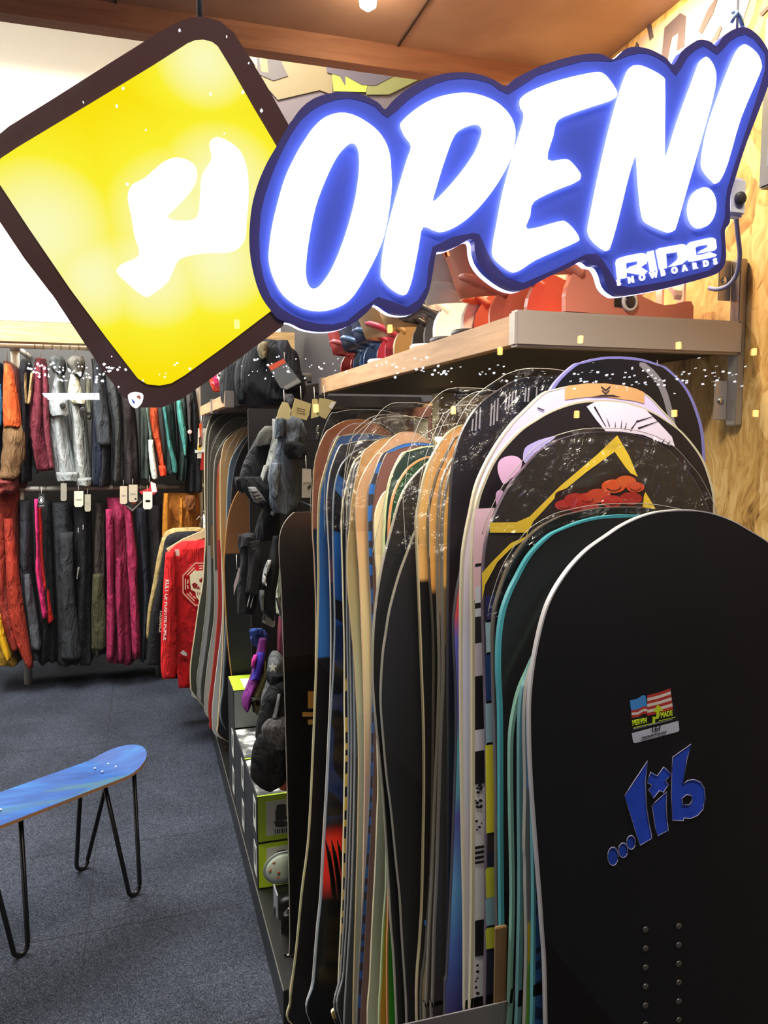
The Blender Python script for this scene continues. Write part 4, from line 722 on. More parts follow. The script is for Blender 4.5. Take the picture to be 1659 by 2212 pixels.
# graffiti strokes and framed picture on the strand board wall
def wallpoly(name, pts, hx, parent, X=1.0298, th=.0008):
    q = [(at(x, y, X=X).y, at(x, y, X=X).z) for x, y in pts]
    return slab_poly(name, [q], mat(hx, .7, var=.15, scale=20), parent, X - th, X, wf=lambda a, y, c: (y, a, c))
mur = thing('wall_lettering', (1.03, 1.4, 2.1), 'painted grey and white graffiti strokes on the strand board at the top right', 'graffiti')
wallpoly('pale_ground', [(1377, 88), (1440, 40), (1490, 0), (1620, 0), (1600, 60), (1560, 120), (1500, 140), (1440, 160), (1395, 130)], '#b9a093', mur)
for pts in ([(1424, 175), (1436, 60), (1470, 28), (1482, 35), (1478, 100), (1462, 110), (1466, 70), (1452, 80), (1444, 118), (1440, 175)], [(1509, 68), (1530, 20), (1548, -6), (1552, -6), (1540, 30), (1516, 74)], [(1398, 58), (1406, 50), (1412, 80), (1404, 88)], [(1535, 92), (1556, 55), (1560, 60), (1545, 100)], [(1640, 30), (1660, 12), (1660, 20), (1645, 36)], [(1375, 90), (1380, 96), (1384, 130), (1370, 110)]):
    wallpoly('dark_stroke', pts, '#4a3f48', mur, 1.0288)
pf = thing('picture_frame', (1.0, 1.14, 1.93), 'dark grey framed panel on the strand board wall at the right edge', 'frame')
a = at(1637, 410, X=1.0); bq = at(1637, 62, X=1.0)
box('frame_board', 1.0, 1.028, a.y - .30, a.y, a.z, bq.z + .01, mat('#4a4e58', .45), pf, .003)
box('dark_panel', .996, 1.0, a.y - .27, a.y - .022, a.z + .03, bq.z - .02, mat('#2c2e36', .3), pf)
tube('pull_cord', [at(1420, 778, Y=1.19), at(1419, 900, Y=1.15)], .0012, mat('#b9b0c0', .4), sh)

# ------------------------------------------------------------------ bindings on the shelves
def binding(loc, rz, label, base, back, strap, disc='#20222a', tilt=0.5, scale=1.0, group=None, ry=0.0):
    t = thing('snowboard_binding', loc, label, 'binding', group); t['_o'] = [0, 0, 0]
    t.rotation_euler = (0, ry, rz); t.scale = (scale,) * 3
    bm_, km, sm = mat(base, .35), mat(back, .32), mat(strap, .45)
    # tray: long rounded plate, raised side rails
    ol = catmull([(-.052, -.12), (-.058, 0), (-.05, .10), (-.03, .135), (.03, .135), (.05, .10), (.058, 0), (.052, -.12), (0, -.13)], 4)
    slab_poly('base_tray', [[(x, y) for x, y in ol]], bm_, t, 0.0, .014, wf=lambda a, y, c: (a, c, y))
    for s in (-1, 1):
        rl = catmull([(-.12, .014), (-.115, .045), (-.06, .035), (0, .052), (.06, .085), (.10, .088), (.128, .05), (.13, .014)], 3, False)
        slab_poly('side_rail', [[(p, q) for p, q in rl]], bm_, t, s * .052 - .005, s * .052 + .005, wf=lambda a, y, c: (y, a, c))
    lathe('disc', [(.044, .014), (.044, .020), (.030, .022), (.012, .020)], (0, 0, 0), mat(disc, .4), t, n=22)
    # heel loop
    hl = [(-.052, .10, .07), (-.054, .135, .09), (-.03, .165, .105), (0, .172, .11), (.03, .165, .105), (.054, .135, .09), (.052, .10, .07)]
    tube('heel_loop', catmull(hl, 4, False), .009, bm_, t, n=8)
    # highback: curved shell
    vs = []; fs = []; nr, nc = 9, 9
    for i in range(nr):
        f = i / (nr - 1); h = .07 + .20 * f; wd = (.055 + .012 * math.sin(math.pi * f)) * (1 - .42 * f ** 4)
        for j in range(nc):
            u = -1 + 2 * j / (nc - 1)
            vs.append((u * wd, .165 - .055 * u * u + tilt * .10 * f, h - .018 * u * u * f))
    for off in (0, .006):
        pass
    n = len(vs); vs += [(x, y + .006, z) for x, y, z in vs]
    for i in range(nr - 1):
        for j in range(nc - 1):
            a = i * nc + j
            if 3 <= i <= 5 and j in (3, 4): continue
            fs.append((a, a + 1, a + nc + 1, a + nc)); fs.append((n + a, n + a + nc, n + a + nc + 1, n + a + 1))
    for j in range(nc - 1):
        a = (nr - 1) * nc + j; fs.append((a, a + 1, a + 1 + n, a + n)); fs.append((j, j + n, j + 1 + n, j + 1))
    for i in range(nr - 1):
        a = i * nc; fs.append((a, a + nc, a + nc + n, a + n)); a += nc - 1; fs.append((a, a + n, a + nc + n, a + nc))
    mesh('highback', vs, fs, km, t, smooth=True)
    for nm, yy, hh, ww in (('ankle_strap', .045, .135, .040), ('toe_strap', -.085, .075, .026)):
        vs = []; fs = []; m = 13
        for i in range(m):
            q = math.pi * i / (m - 1); w2 = ww / 2 * (.55 + .45 * math.sin(q))
            x = -.058 * math.cos(q); z = .045 + (hh - .045) * math.sin(q)
            for (dy, dr) in ((-w2, 0), (w2, 0), (w2, .007), (-w2, .007)):
                vs.append((x * (1 + dr * 8), yy + dy - (.02 if nm[0] == 'a' else 0) * math.sin(q), z + dr))
        for i in range(m - 1):
            for k in range(4): a = i * 4; fs.append((a + k, a + (k + 1) % 4, a + 4 + (k + 1) % 4, a + 4 + k))
        fs += [(0, 1, 2, 3), (m * 4 - 4, m * 4 - 3, m * 4 - 2, m * 4 - 1)]
        so = mesh(nm, vs, fs, sm, t, smooth=False)
        box('buckle', .050, .070, yy - .012, yy + .012, .055, .085, mat('#8d8a90', .3, .7), so, .002)
    return t
ZS = SHZ + .046
sb = binding((.835, 1.30, ZS), math.radians(96), 'salmon pink binding lying across the metal shelf front below the small logo', '#d08070', '#cc7c66', '#e0c8c8', scale=1.12, tilt=.55)
box('adjust_slot', -.0582, -.0572, -.005, .040, .026, .044, m_black, sb, .0003)
lathe('bolt_ring', [(.015, -.003), (.015, .003), (.011, .004), (.010, .001)], (-.0585, .012, .035), mat('#d9d2d6', .3), sb, n=18, rot=Matrix.Rotation(-math.pi / 2, 3, 'Y')); lathe('bolt_head', [(.010, 0), (.010, .003), (.006, .004)], (-.0587, .012, .035), mat('#26242c', .3), sb, n=14, rot=Matrix.Rotation(-math.pi / 2, 3, 'Y'))
for k in range(2): box('ladder_strap', -.045 + .05 * k, -.027 + .05 * k, -.115, -.111, .03, .17, mat('#e6d0cc', .4), sb, .001)
binding((.80, 1.47, ZS), math.radians(82), 'terracotta binding with pink ladder straps behind the salmon one', '#b8604e', '#c8745c', '#d8a79c', scale=1.08, tilt=.7)
wb = binding((.785, 1.63, ZS), math.radians(98), 'white binding with a dark round opening, behind the terracotta one', '#e8e0dc', '#f4eee6', '#cfc7c4', scale=1.15, tilt=.9)
text('printed_letters', 'RIDE', .022, mat('#35303a', .5), wb, lambda u, v, d: (-.03 + u, -.128, .02 + v))
GB = None
binding((.785, 1.79, ZS), math.radians(84), 'dark grey binding with pale buckles in the middle of the shelf', '#2c2c34', '#4a4750', '#5d5864', scale=1.12, tilt=.5)
binding((.785, 1.95, ZS), math.radians(96), 'sand beige binding, fourth back from the shelf front', '#a58862', '#c5a67a', '#8c7250', scale=1.08, tilt=.8)
binding((.78, 2.105, ZS), math.radians(84), 'crimson strapped binding beside the sand beige one', '#a32a44', '#9f8768', '#c92a4e', scale=1.05, tilt=.8)
binding((.78, 2.25, ZS), math.radians(95), 'navy blue binding near the far end of the shelf', '#24406c', '#2a3658', '#33548a', scale=1.02, tilt=.5)
binding((.78, 2.39, ZS), math.radians(86), 'slate blue binding beside the red one at the far shelf end', '#2c4a70', '#262c44', '#6b7480', scale=1.0, tilt=.5)
binding((.78, 2.53, ZS), math.radians(93), 'brick red binding at the far end of the long shelf', '#8c2f30', '#a33a3a', '#8c2f30', scale=1.02, tilt=.5)
Z2 = SH2 + .042
binding((.52, 3.92, Z2), math.radians(84), 'bright red binding at the far end of the farther shelf', '#c52f2a', '#d8452f', '#efe6dc', scale=1.0, tilt=.6)
binding((.52, 3.70, Z2), math.radians(95), 'hot pink binding on the farther shelf', '#d32a62', '#e0306a', '#ec4a80', scale=1.05, tilt=.7)
binding((.52, 3.48, Z2), math.radians(86), 'white and cream binding on the farther shelf', '#22201f', '#ece8da', '#d8d2c0', scale=1.05, tilt=.6)
for q, (y, lab) in enumerate([(3.26, 'shiny black binding next to the white and cream one'), (3.07, 'black binding with a grey highback on the farther shelf')]):
    binding((.53, y, Z2), math.radians(90), lab, '#15161a', '#24262b' if q == 0 else '#3a3b38', '#1b1c20', scale=1.15, tilt=.3)
for q, (px, py, yy, hx, lab) in enumerate([(822, 772, 2.1, '#d9cfc4', 'cream round binding disc at the edge of the long shelf beside the beige binding'), (912, 762, 1.75, '#e0d4c8', 'cream round binding disc farther forward on the wood edge'), (985, 742, 1.62, '#3a3438', 'dark round binding disc on the shelf edge'), (1050, 725, 1.5, '#342f33', 'dark round binding disc nearest the shelf front')]):
    o = lathe('binding_disc', [(.036, 0), (.037, .010), (.033, .014), (.030, .012), (.010, .012)], (.632, yy - .02, ZS), mat(hx, .5), None, n=24); tag(o, lab, 'binding disc')

# ------------------------------------------------------------------ boxes on the plinth
m_bx = mat('#1a1c1d', .5, var=.15); m_lime = mat('#a3bf24', .5); m_lab = mat('#b9bcb4', .6); m_gr = mat('#7b7e7b', .6)
m_cam = bpy.data.materials.new('box_print'); nt, b = nodes(m_cam); tc = nt.nodes.new('ShaderNodeTexCoord'); n_ = nt.nodes.new('ShaderNodeTexNoise'); n_.inputs['Scale'].default_value = 11; n_.inputs['Detail'].default_value = 3
nt.links.new(tc.outputs['Object'], n_.inputs[0]); r = ramp(nt, [(.44, lin('#d4d3cc')), (.5, lin('#6c6c69')), (.58, lin('#3c3c3c'))]); nt.links.new(n_.outputs[0], r.inputs[0]); nt.links.new(r.outputs[0], b.inputs['Base Color'])
def bbox(y0, z0, label, top=True, depth=.30, front=None):
    x0 = .322; z0 += .0015; t = thing('binding_box', (x0 + .16, y0 + depth / 2, z0), label, 'box', 'black and lime binding boxes stacked on the plinth')
    box('carton', x0, x0 + .33, y0, y0 + depth, z0, z0 + .148, m_bx, t, .0015)
    box('front_face', x0 + .003, x0 + .327, y0 - .0012, y0, z0 + .003, z0 + .145, front or m_lime, t)
    if front: return t
    lf = box('front_label', x0 + .028, x0 + .30, y0 - .002, y0 - .0012, z0 + .02, z0 + .13, m_lab, t)
    Yf = y0 - .0026
    def pr(name, pts, hx='#2b2d2e'):
        slab_poly(name, [[(x0 + .05 + px * .001, z0 + .02 + pz * .001) for px, pz in pts]], mat(hx, .6), lf, Yf - .0004, Yf)
    pr('printed_highback', [(8, 45), (6, 70), (12, 96), (34, 98), (40, 92), (40, 60), (46, 50), (40, 45)])
    pr('printed_strap', [(44, 52), (60, 70), (84, 62), (100, 48), (108, 40), (100, 34), (84, 44), (62, 56), (50, 46)])
    pr('printed_tray', [(2, 44), (8, 26), (30, 22), (100, 26), (112, 34), (96, 38), (50, 36), (30, 44)])
    for i in range(9): pr('bar', [(4 + i * 7, 3), (4 + i * 7 + 3 + (i % 2) * 1.5, 3), (4 + i * 7 + 3 + (i % 2) * 1.5, 18), (4 + i * 7, 18)])
    text('model_word', 'KATENA', .012, mat('#2b2d2e', .6), lf, lambda u, v, d: (x0 + .125 + u, Yf - .0003 - d * .1, z0 + .112 + v), bold=.0004)
    text('size_word', 'L/XL', .011, mat('#2b2d2e', .6), lf, lambda u, v, d: (x0 + .155 + u, Yf - .0003 - d * .1, z0 + .03 + v), bold=.0002)
    box('side_label', x0 - .001, x0, y0 + .02, y0 + .08, z0 + .025, z0 + .125, m_lab, t)
    box('side_picture', x0 - .0016, x0 - .001, y0 + .035, y0 + .062, z0 + .06, z0 + .11, mat('#2c2e2f', .6), t)
    if top:
        box('top_face', x0 + .004, x0 + .326, y0 + .004, y0 + depth - .004, z0 + .148, z0 + .1488, m_cam, t)
        box('lime_trim', x0 + .002, x0 + .328, y0, y0 + .008, z0 + .147, z0 + .1495, m_lime, t)
    return t
bbox(2.385, .10, 'lowest of the two nearest binding boxes, behind the pale patterned disc', False)
bbox(2.385, .2495, 'upper of the two nearest binding boxes, its lime front printed with a binding')
bbox(2.69, .10, 'bottom box of the second stack back, on the plinth', False)
bbox(2.69, .2495, 'top box of the second stack back')
bbox(2.995, .10, 'bottom box of the rear stack, on the plinth', False, .2)
bbox(2.995, .2495, 'middle box of the rear stack', False, .2)
tb = bbox(2.995, .399, 'highest box, topmost of the rear stack, with a lime lid', False, .2, m_gr)
tp = box('lid_face', .324, .65, 2.997, 3.19, .5487, .5495, m_lime, tb); box('lid_label', .365, .60, 3.02, 3.14, .5495, .5500, m_lab, tb); box('lid_picture', .40, .46, 3.05, 3.12, .5500, .5504, mat('#26282a', .6), tb)

# ------------------------------------------------------------------ clothes wall
YB = 5.2
bm_ = box('wooden_beam', -2.9, 0.95, 4.98, 5.10, at(0, 737, Y=5.0).z, at(0, 694, Y=5.0).z, m_beam); tag(bm_, 'pale knotty wooden beam running above the clothes rails', 'beam')
for x_ in (-.66, -.56, -.40, -.25):
    pass
tk = thing('light_track', (-.9, 5.02, 2.17), 'white lighting track with small spotlights standing on the wooden beam', 'track light')
box('track', -2.6, -.35, 5.00, 5.06, 2.17, 2.205, mat('#e8e4dc', .4), tk, .003)
for x_ in (-1.5, -.95, -.66, -.46):
    box('spot_mount', x_ - .03, x_ + .03, 5.0, 5.06, 2.205, 2.26, mat('#f0ece2', .4), tk, .004)
    lathe('spot_head', [(.03, 0), (.045, .06), (.045, .10), (.03, .102)], (x_, 5.03, 2.255), mat('#efece4', .4), tk, n=14, rot=Matrix.Rotation(-.6, 3, 'X'))
rl = thing('clothes_rail', (-.9, YB, 1.2), 'cream pipe clothes rail with two levels fixed to the back wall', 'clothes rail')
zr = at(100, 748, Y=YB).z; zl = at(100, 1056, Y=YB).z
tube('upper_pipe', [(-2.8, YB, zr), (.9, YB, zr)], .018, m_pipe, rl, n=12); tube('lower_pipe', [(-2.8, YB + .02, zl), (.9, YB + .02, zl)], .016, m_pipe, rl, n=12)
for x_ in (at(30, 760, Y=YB).x, at(431, 1060, Y=YB).x, -2.2, -1.5):
    tube('upright', [(x_, YB + .04, 0), (x_, YB + .04, zr)], .024, m_pipe, rl, n=12)
    tube('wall_arm', [(x_, YB + .04, zr), (x_, 5.9, zr)], .018, m_pipe, rl, n=10); lathe('clamp', [(.03, -.03), (.03, .03)], (x_, YB + .04, zr), m_pipe, rl, n=12)
for i in range(9):
    x_ = at(52 + i * 0 + i * 19, 748, Y=YB).x; lathe('pipe_joint', [(.0195, -.004), (.0195, .004)], (x_ + .06, YB, zr), mat('#8d887c', .5), rl, n=10, rot=Matrix.Rotation(math.pi / 2, 3, 'Y'))

def garment(name, label, cat, Y, hexc, levels, group, parts=(), quilt=0, hook=True, depth=.34, folds=.24, nf=5, seed=0):
    b_ = loft('body', levels, Y, depth, cloth(hexc), None, folds, nf, seed, quilt=quilt)
    bb = [Vector(v.co) + b_.location for v in b_.data.vertices]
    base = (b_.location.x, Y, min(v.z for v in bb))
    t = thing(name, base, label, cat, group)
    for v in b_.data.vertices: v.co = v.co + b_.location - Vector(base)
    b_.location = (0, 0, 0); b_.parent = t; b_['_o'] = list(base)
    for p in parts:
        nm, hx, lv, dy, dp = p[:5]
        loft(nm, lv, Y + dy, dp, cloth(hx), t, folds * (p[6] if len(p) > 6 else 1), 4, seed + 3, n=16, rows=18, quilt=p[5] if len(p) > 5 else 0)
    if hook:
        top = at((levels[0][1] + levels[0][2]) / 2, levels[0][0], Y=Y); rz_ = zr if top.z > 1.5 else zl
        z1 = max(rz_ + .02, top.z + .04)
        tube('hanger_hook', [(top.x, Y, top.z - .02), (top.x, Y, z1 - .03), (top.x + .002, Y - .012, z1 - .008), (top.x, Y + .004, z1 + .004), (top.x, Y + .018, z1 - .006)], .0025, m_chrome, t, n=6)
    return t
GU = 'jackets on the upper rail'; GL = 'trousers on the lower rail'
def J(label, hexc, lv, parts=(), Y=YB, **k): return garment('jacket', label, 'jacket', Y, hexc, lv, GU, parts, **k)
def T(label, hexc, lv, parts=(), Y=YB, **k): return garment('ski_trousers', label, 'trousers', Y, hexc, lv, GL, parts, hook=k.pop('hook', True), **k)
J('navy and blue jacket cut by the left edge of the picture', '#27344f', [(785, -25, 6), (850, -35, 8), (950, -40, 7), (1045, -35, 8)], [('sleeve', '#3b8dc0', [(830, -20, 2), (880, -16, 5), (920, -18, 3)], -.16, .1)], seed=1)
J('orange topped jacket with brown lower sleeves, leftmost whole jacket', '#5a2a22', [(782, 8, 24), (800, 12, 42), (850, 20, 55), (920, 25, 62), (1000, 28, 60), (1050, 20, 58)],
  [('orange_sleeve', '#cf5a28', [(786, 9, 20), (800, 9, 27), (830, 7, 34), (870, 6, 41), (905, 7, 46), (922, 9, 47)], -.17, .14, 0, .6), ('brown_sleeve', '#75583a', [(918, 8, 48), (950, 6, 55), (990, 3, 54), (1020, 0, 46), (1034, -2, 40)], -.17, .16, 3)], seed=2)
J('black jacket with a glittering gold lining, narrow between orange and maroon ones', '#19191c', [(778, 48, 66), (800, 44, 70), (870, 46, 70), (950, 48, 66), (1040, 46, 66)], [('gold_lining', '#8d744c', [(805, 49, 57), (835, 50, 58), (872, 54, 60)], -.16, .04), ('gold_lining', '#a58a60', [(805, 66, 72), (835, 63, 70), (872, 59, 65)], -.16, .04)], seed=3)
J('maroon quilted puffer jacket', '#6d2a35', [(775, 76, 100), (800, 76, 102), (860, 66, 106), (920, 62, 106), (970, 70, 111), (1015, 80, 116)], [('sleeve', '#72303a', [(790, 92, 101), (850, 93, 105), (920, 95, 108), (980, 103, 113), (1012, 108, 118)], -.16, .1, 9)], quilt=11, seed=4)
J('pale blue grey sleeve peeping out behind the maroon puffer', '#7e8688', [(870, 62, 72), (920, 63, 74), (960, 68, 78), (1000, 70, 80), (1022, 72, 84)], Y=YB + .12, hook=False, depth=.1, seed=5)
J('light grey hooded jacket with a black round button, left of its near twin', '#9fa3a2', [(772, 110, 138), (785, 108, 142), (803, 114, 140), (815, 120, 137), (840, 113, 140), (880, 106, 145), (940, 108, 152), (1000, 114, 165), (1036, 122, 170)],
  [('hood', '#4e5250', [(770, 112, 136), (782, 106, 142), (798, 112, 142), (806, 118, 136)], -.1, .3), ('pocket_flap', '#989c9a', [(864, 105, 145), (880, 105, 147), (893, 108, 149), (898, 112, 146)], -.175, .06, 0, .4), ('cuff', '#8f9492', [(1020, 121, 171), (1028, 122, 171), (1038, 124, 171)], -.17, .16, 0, .3)], folds=.09, seed=6)
J('cream topped light grey hooded jacket, right of its near twin', '#a5a8a2', [(774, 148, 180), (790, 145, 184), (806, 152, 180), (820, 150, 172), (850, 146, 178), (900, 152, 187), (960, 158, 192), (1020, 163, 198), (1047, 165, 198)],
  [('hood', '#6d6a60', [(770, 150, 180), (785, 144, 184), (800, 152, 182), (812, 160, 178)], -.1, .3), ('cream_yoke', '#d3cfb4', [(810, 153, 164), (825, 149, 172), (850, 146, 178), (864, 150, 184), (872, 158, 185)], -.17, .1, 0, .4), ('cuff', '#8f948f', [(1032, 164, 198), (1040, 165, 198), (1048, 167, 197)], -.17, .16, 0, .3)], folds=.09, seed=7)
for X_, Yq, r_ in ((135.5, 876, 5.5), (179.5, 885, 5.5), (190.5, 892, 4.5)):
    pass
J('narrow cream sleeved jacket with a dark button beside the light grey pair', '#c5c1a6', [(812, 186, 194), (830, 184, 197), (860, 184, 197), (882, 186, 198), (905, 188, 197)], hook=False, depth=.16, seed=8)
# buttons belong to the grey jackets
jk = [o for o in bpy.data.objects if o.name.startswith('jacket') and o.get('label')]
for o in jk:
    if 'black round button' in o['label']: lathe('button', [(.017, 0), (.017, .004), (.012, .005)], at(135.5, 876, Y=YB - .212), mat('#25231f', .4), o, n=14, rot=Matrix.Rotation(math.pi / 2, 3, 'X'))
    if 'cream topped' in o['label']: lathe('button', [(.017, 0), (.017, .004), (.012, .005)], at(179.5, 885, Y=YB - .212), mat('#25231f', .4), o, n=14, rot=Matrix.Rotation(math.pi / 2, 3, 'X'))
    if 'narrow cream' in o['label']: lathe('button', [(.012, 0), (.012, .004), (.008, .005)], at(191, 893, Y=YB - .11), mat('#25231f', .4), o, n=14, rot=Matrix.Rotation(math.pi / 2, 3, 'X'))
J('charcoal hooded jacket right of the cream sleeve', '#33353a', [(775, 196, 222), (800, 200, 226), (850, 200, 234), (920, 198, 240), (1000, 197, 240), (1048, 198, 238)], [('sleeve', '#3e4145', [(812, 204, 214), (850, 200, 224), (900, 203, 236), (960, 210, 240)], -.17, .1)], seed=9)
J('dark navy jacket behind the charcoal one', '#1d2230', [(880, 200, 222), (950, 200, 226), (1046, 200, 224)], Y=YB - .1, hook=False, depth=.2, seed=10)
J('grey jacket with a flared hem, half hidden by the diamond tip', '#3f403f', [(790, 226, 246), (830, 228, 252), (870, 232, 262), (920, 240, 268), (980, 242, 268), (1040, 242, 266)], seed=11)
J('brown black jacket under the shield reflection', '#2c2422', [(800, 252, 280), (900, 262, 294), (980, 262, 300), (1045, 262, 302)], seed=12)
J('dark olive jacket left of the one with white cuffs', '#3d443c', [(830, 296, 318), (900, 300, 324), (980, 302, 326), (1034, 303, 330)], seed=13)
J('pale mint jacket with a white lower sleeve', '#6d7f72', [(850, 306, 326), (900, 310, 328), (950, 316, 332), (1030, 322, 340)], [('white_cuff', '#cfd8cc', [(950, 320, 331), (980, 321, 334), (1010, 324, 338), (1034, 328, 341)], -.17, .08, 0, .5)], seed=14)
J('coral orange sleeved jacket', '#d0522c', [(878, 314, 341), (900, 315, 343), (930, 320, 346), (960, 332, 350), (1000, 341, 356), (1026, 346, 360)], [('cuff', '#d8401f', [(1006, 342, 358), (1016, 344, 360), (1027, 346, 360)], -.13, .12, 0, .3)], Y=YB - .06, hook=False, depth=.2, folds=.08, seed=15)
J('dark green jacket with a teal edge, right of the coral sleeve', '#25332f', [(850, 346, 372), (900, 350, 378), (960, 356, 382), (1024, 352, 384)], [('teal_sleeve', '#3f7f78', [(874, 350, 358), (920, 357, 364), (960, 362, 371), (1000, 370, 382), (1021, 373, 383)], -.17, .08, 0, .5)], seed=16)
J('dark green jacket with a broad teal sleeve', '#27352f', [(840, 376, 404), (900, 380, 406), (970, 384, 404), (1036, 380, 402)], [('teal_sleeve', '#4a8f84', [(865, 381, 391), (900, 383, 397), (940, 390, 404), (970, 396, 403), (984, 398, 402)], -.17, .08, 0, .5)], seed=17)
bj = J('black jacket with a small pink round badge at the right end of the upper rail', '#141416', [(835, 400, 420), (900, 402, 430), (1000, 402, 436), (1060, 400, 436)], [('grey_strap', '#4a4744', [(850, 402, 413), (900, 405, 413), (955, 409, 414)], -.17, .05, 0, .4)], seed=18)
lathe('round_badge', [(.013, 0), (.013, .002), (.009, .0025)], at(410, 933, Y=YB - .215), mat('#e8b5ac', .5), bj, n=14, rot=Matrix.Rotation(math.pi / 2, 3, 'X'))
# off-frame neighbours would be hidden; lower rail
T('yellow and mustard trousers at the lower left corner of the rack', '#8a6a1c', [(1290, -30, 14), (1340, -30, 24), (1390, -20, 38), (1425, -10, 50)], [('yellow_leg', '#d8a614', [(1320, -12, 3), (1360, -6, 10), (1400, 4, 19), (1422, 14, 23)], -.17, .1, 0, .5)], hook=False, seed=19)
T('rust red trousers, broad legs at the left', '#7c2e22', [(1060, -20, 44), (1110, -15, 42), (1200, -12, 46), (1300, -6, 52), (1350, 6, 58), (1380, 14, 62)], [('leg', '#9c3220', [(1120, 8, 26), (1200, 12, 36), (1300, 16, 50), (1350, 24, 58), (1400, 40, 66), (1440, 62, 72)], -.17, .12), ('leg', '#8e2f20', [(1110, -10, 10), (1250, -12, 14), (1330, 2, 22), (1370, 14, 36), (1400, 24, 44)], -.15, .12)], seed=20)
T('red brown jacket bottom folded over the rust trousers', '#6f2e28', [(1030, -20, 42), (1050, -20, 44), (1064, -20, 36)], Y=YB - .1, hook=False, seed=21)
T('slate grey trousers right of the rust ones', '#33353a', [(1080, 42, 66), (1150, 46, 70), (1230, 48, 72), (1300, 54, 80), (1370, 62, 90), (1412, 68, 96)], [('leg', '#46484c', [(1240, 52, 64), (1290, 54, 74), (1350, 62, 84), (1400, 68, 90)], -.17, .1)], seed=22)
T('hot pink and scarlet narrow trousers', '#c0241f', [(1092, 82, 90), (1150, 84, 97), (1210, 86, 100), (1260, 92, 108), (1310, 98, 116), (1338, 102, 119)], [('pink_leg', '#cf2a6a', [(1078, 74, 82), (1120, 76, 84), (1180, 79, 86), (1230, 77, 90), (1280, 84, 96), (1332, 92, 104)], -.10, .12, 0, .5)], folds=.08, depth=.2, Y=YB - .08, seed=23)
T('black trousers right of the scarlet pair', '#131416', [(1080, 88, 112), (1200, 92, 118), (1320, 92, 124), (1420, 84, 128)], seed=24)
T('wide charcoal trousers in the middle of the lower rail', '#26282a', [(1085, 112, 158), (1160, 116, 160), (1250, 118, 162), (1340, 122, 170), (1424, 122, 178)], [('leg', '#2c2e30', [(1150, 128, 158), (1260, 130, 160), (1360, 134, 170), (1420, 132, 177)], -.17, .1)], seed=25)
T('black trousers with pale zip pulls', '#141517', [(1085, 160, 198), (1200, 162, 200), (1320, 166, 200), (1424, 172, 202)], [('zip_pull', '#d4d0c8', [(1134, 178.5, 181), (1143, 178.5, 181)], -.17, .01, 0, .1), ('zip_pull', '#d4d0c8', [(1140, 168, 170), (1150, 168, 170)], -.17, .01, 0, .1), ('zip', '#85817c', [(1225, 168, 172), (1250, 165, 169)], -.17, .02, 0, .1)], seed=26)
T('dark olive trousers left of the magenta ones', '#35302a', [(1085, 204, 228), (1170, 203, 230), (1250, 201, 230), (1330, 197, 231), (1404, 197, 232)], [('leg', '#3c3c26', [(1240, 200, 222), (1330, 197, 230), (1400, 198, 230)], -.17, .08)], seed=27)
T('magenta trousers with a folded bib, brightest of the lower rail', '#84203f', [(1075, 228, 262), (1100, 230, 284), (1150, 228, 290), (1210, 229, 296), (1300, 231, 298), (1420, 232, 302)], [('leg', '#93234a', [(1100, 228, 242), (1180, 229, 246), (1260, 231, 246), (1340, 230, 250), (1424, 230, 246)], -.19, .1), ('leg', '#8a2145', [(1205, 250, 262), (1280, 248, 266), (1360, 252, 268), (1425, 254, 268)], -.19, .1), ('leg', '#962548', [(1090, 268, 284), (1150, 272, 290), (1205, 274, 297), (1260, 278, 296), (1340, 282, 302), (1418, 286, 304)], -.19, .1)], seed=28)
T('slate blue grey trousers behind the paper tags', '#2f323b', [(1095, 292, 318), (1180, 298, 322), (1260, 304, 326), (1330, 304, 330), (1415, 300, 332)], seed=29)
T('brown black trousers beside the mustard ones', '#1d1918', [(1090, 318, 350), (1200, 322, 352), (1300, 322, 352), (1415, 316, 350)], seed=30)
T('mustard orange trousers hanging behind the sweatshirts', '#a0611f', [(1064, 352, 430), (1100, 350, 432), (1150, 350, 432), (1220, 350, 430), (1300, 350, 426)], [('leg', '#b8741f', [(1066, 354, 364), (1110, 351, 366), (1160, 350, 366)], -.19, .08), ('leg', '#b8741f', [(1076, 389, 395), (1110, 388, 396), (1150, 386, 396)], -.19, .06), ('pocket', '#7c4a22', [(1070, 400, 420), (1085, 400, 424), (1100, 404, 422)], -.19, .05)], seed=31)

def card(name, label, quad, hexc, Y, extras=(), group=None, cat='price tag', th=.0014, rough=.6):
    q = [(at(x, y, Y=Y).x, at(x, y, Y=Y).z) for x, y in quad]
    cx = sum(p[0] for p in q) / len(q); zmin = min(p[1] for p in q)
    t = thing(name, (cx, Y, zmin), label, cat, group)
    slab_poly('card', [q], mat(hexc, rough), t, Y, Y + th)
    for nm, pts, hx in extras:
        r_ = [(at(x, y, Y=Y).x, at(x, y, Y=Y).z) for x, y in pts]; slab_poly(nm, [r_], mat(hx, rough), t, Y - .0006, Y)
    top = max(q, key=lambda p: p[1]); 
    tube('string', [(cx, Y + .001, max(p[1] for p in q) - .004), (cx + .002, Y + .02, max(p[1] for p in q) + .035)], .001, mat('#c9c4b8', .6), t, n=5)
    return t
YT = YB - .24; GT = 'paper tags hanging along the lower rail'
def tg(label, x0, y0, x1, y1, hx='#bdb39c', ex=()):
    c = (x1 - x0) * .22
    card('price_tag', label, [(x0, y0), (x1, y0), (x1, y1 - c), (x1 - c, y1), (x0 + c * .6, y1), (x0, y1 - c)], hx, YT, [('print_line', [(x0 + 4, (y0 + y1) / 2), (x1 - 4, (y0 + y1) / 2), (x1 - 4, (y0 + y1) / 2 + 3), (x0 + 4, (y0 + y1) / 2 + 3)], '#8d8778')] + list(ex), GT)
tg('dim beige paper tag, leftmost, below the light grey jackets', 131, 1044, 144, 1082, '#8f8a7c')
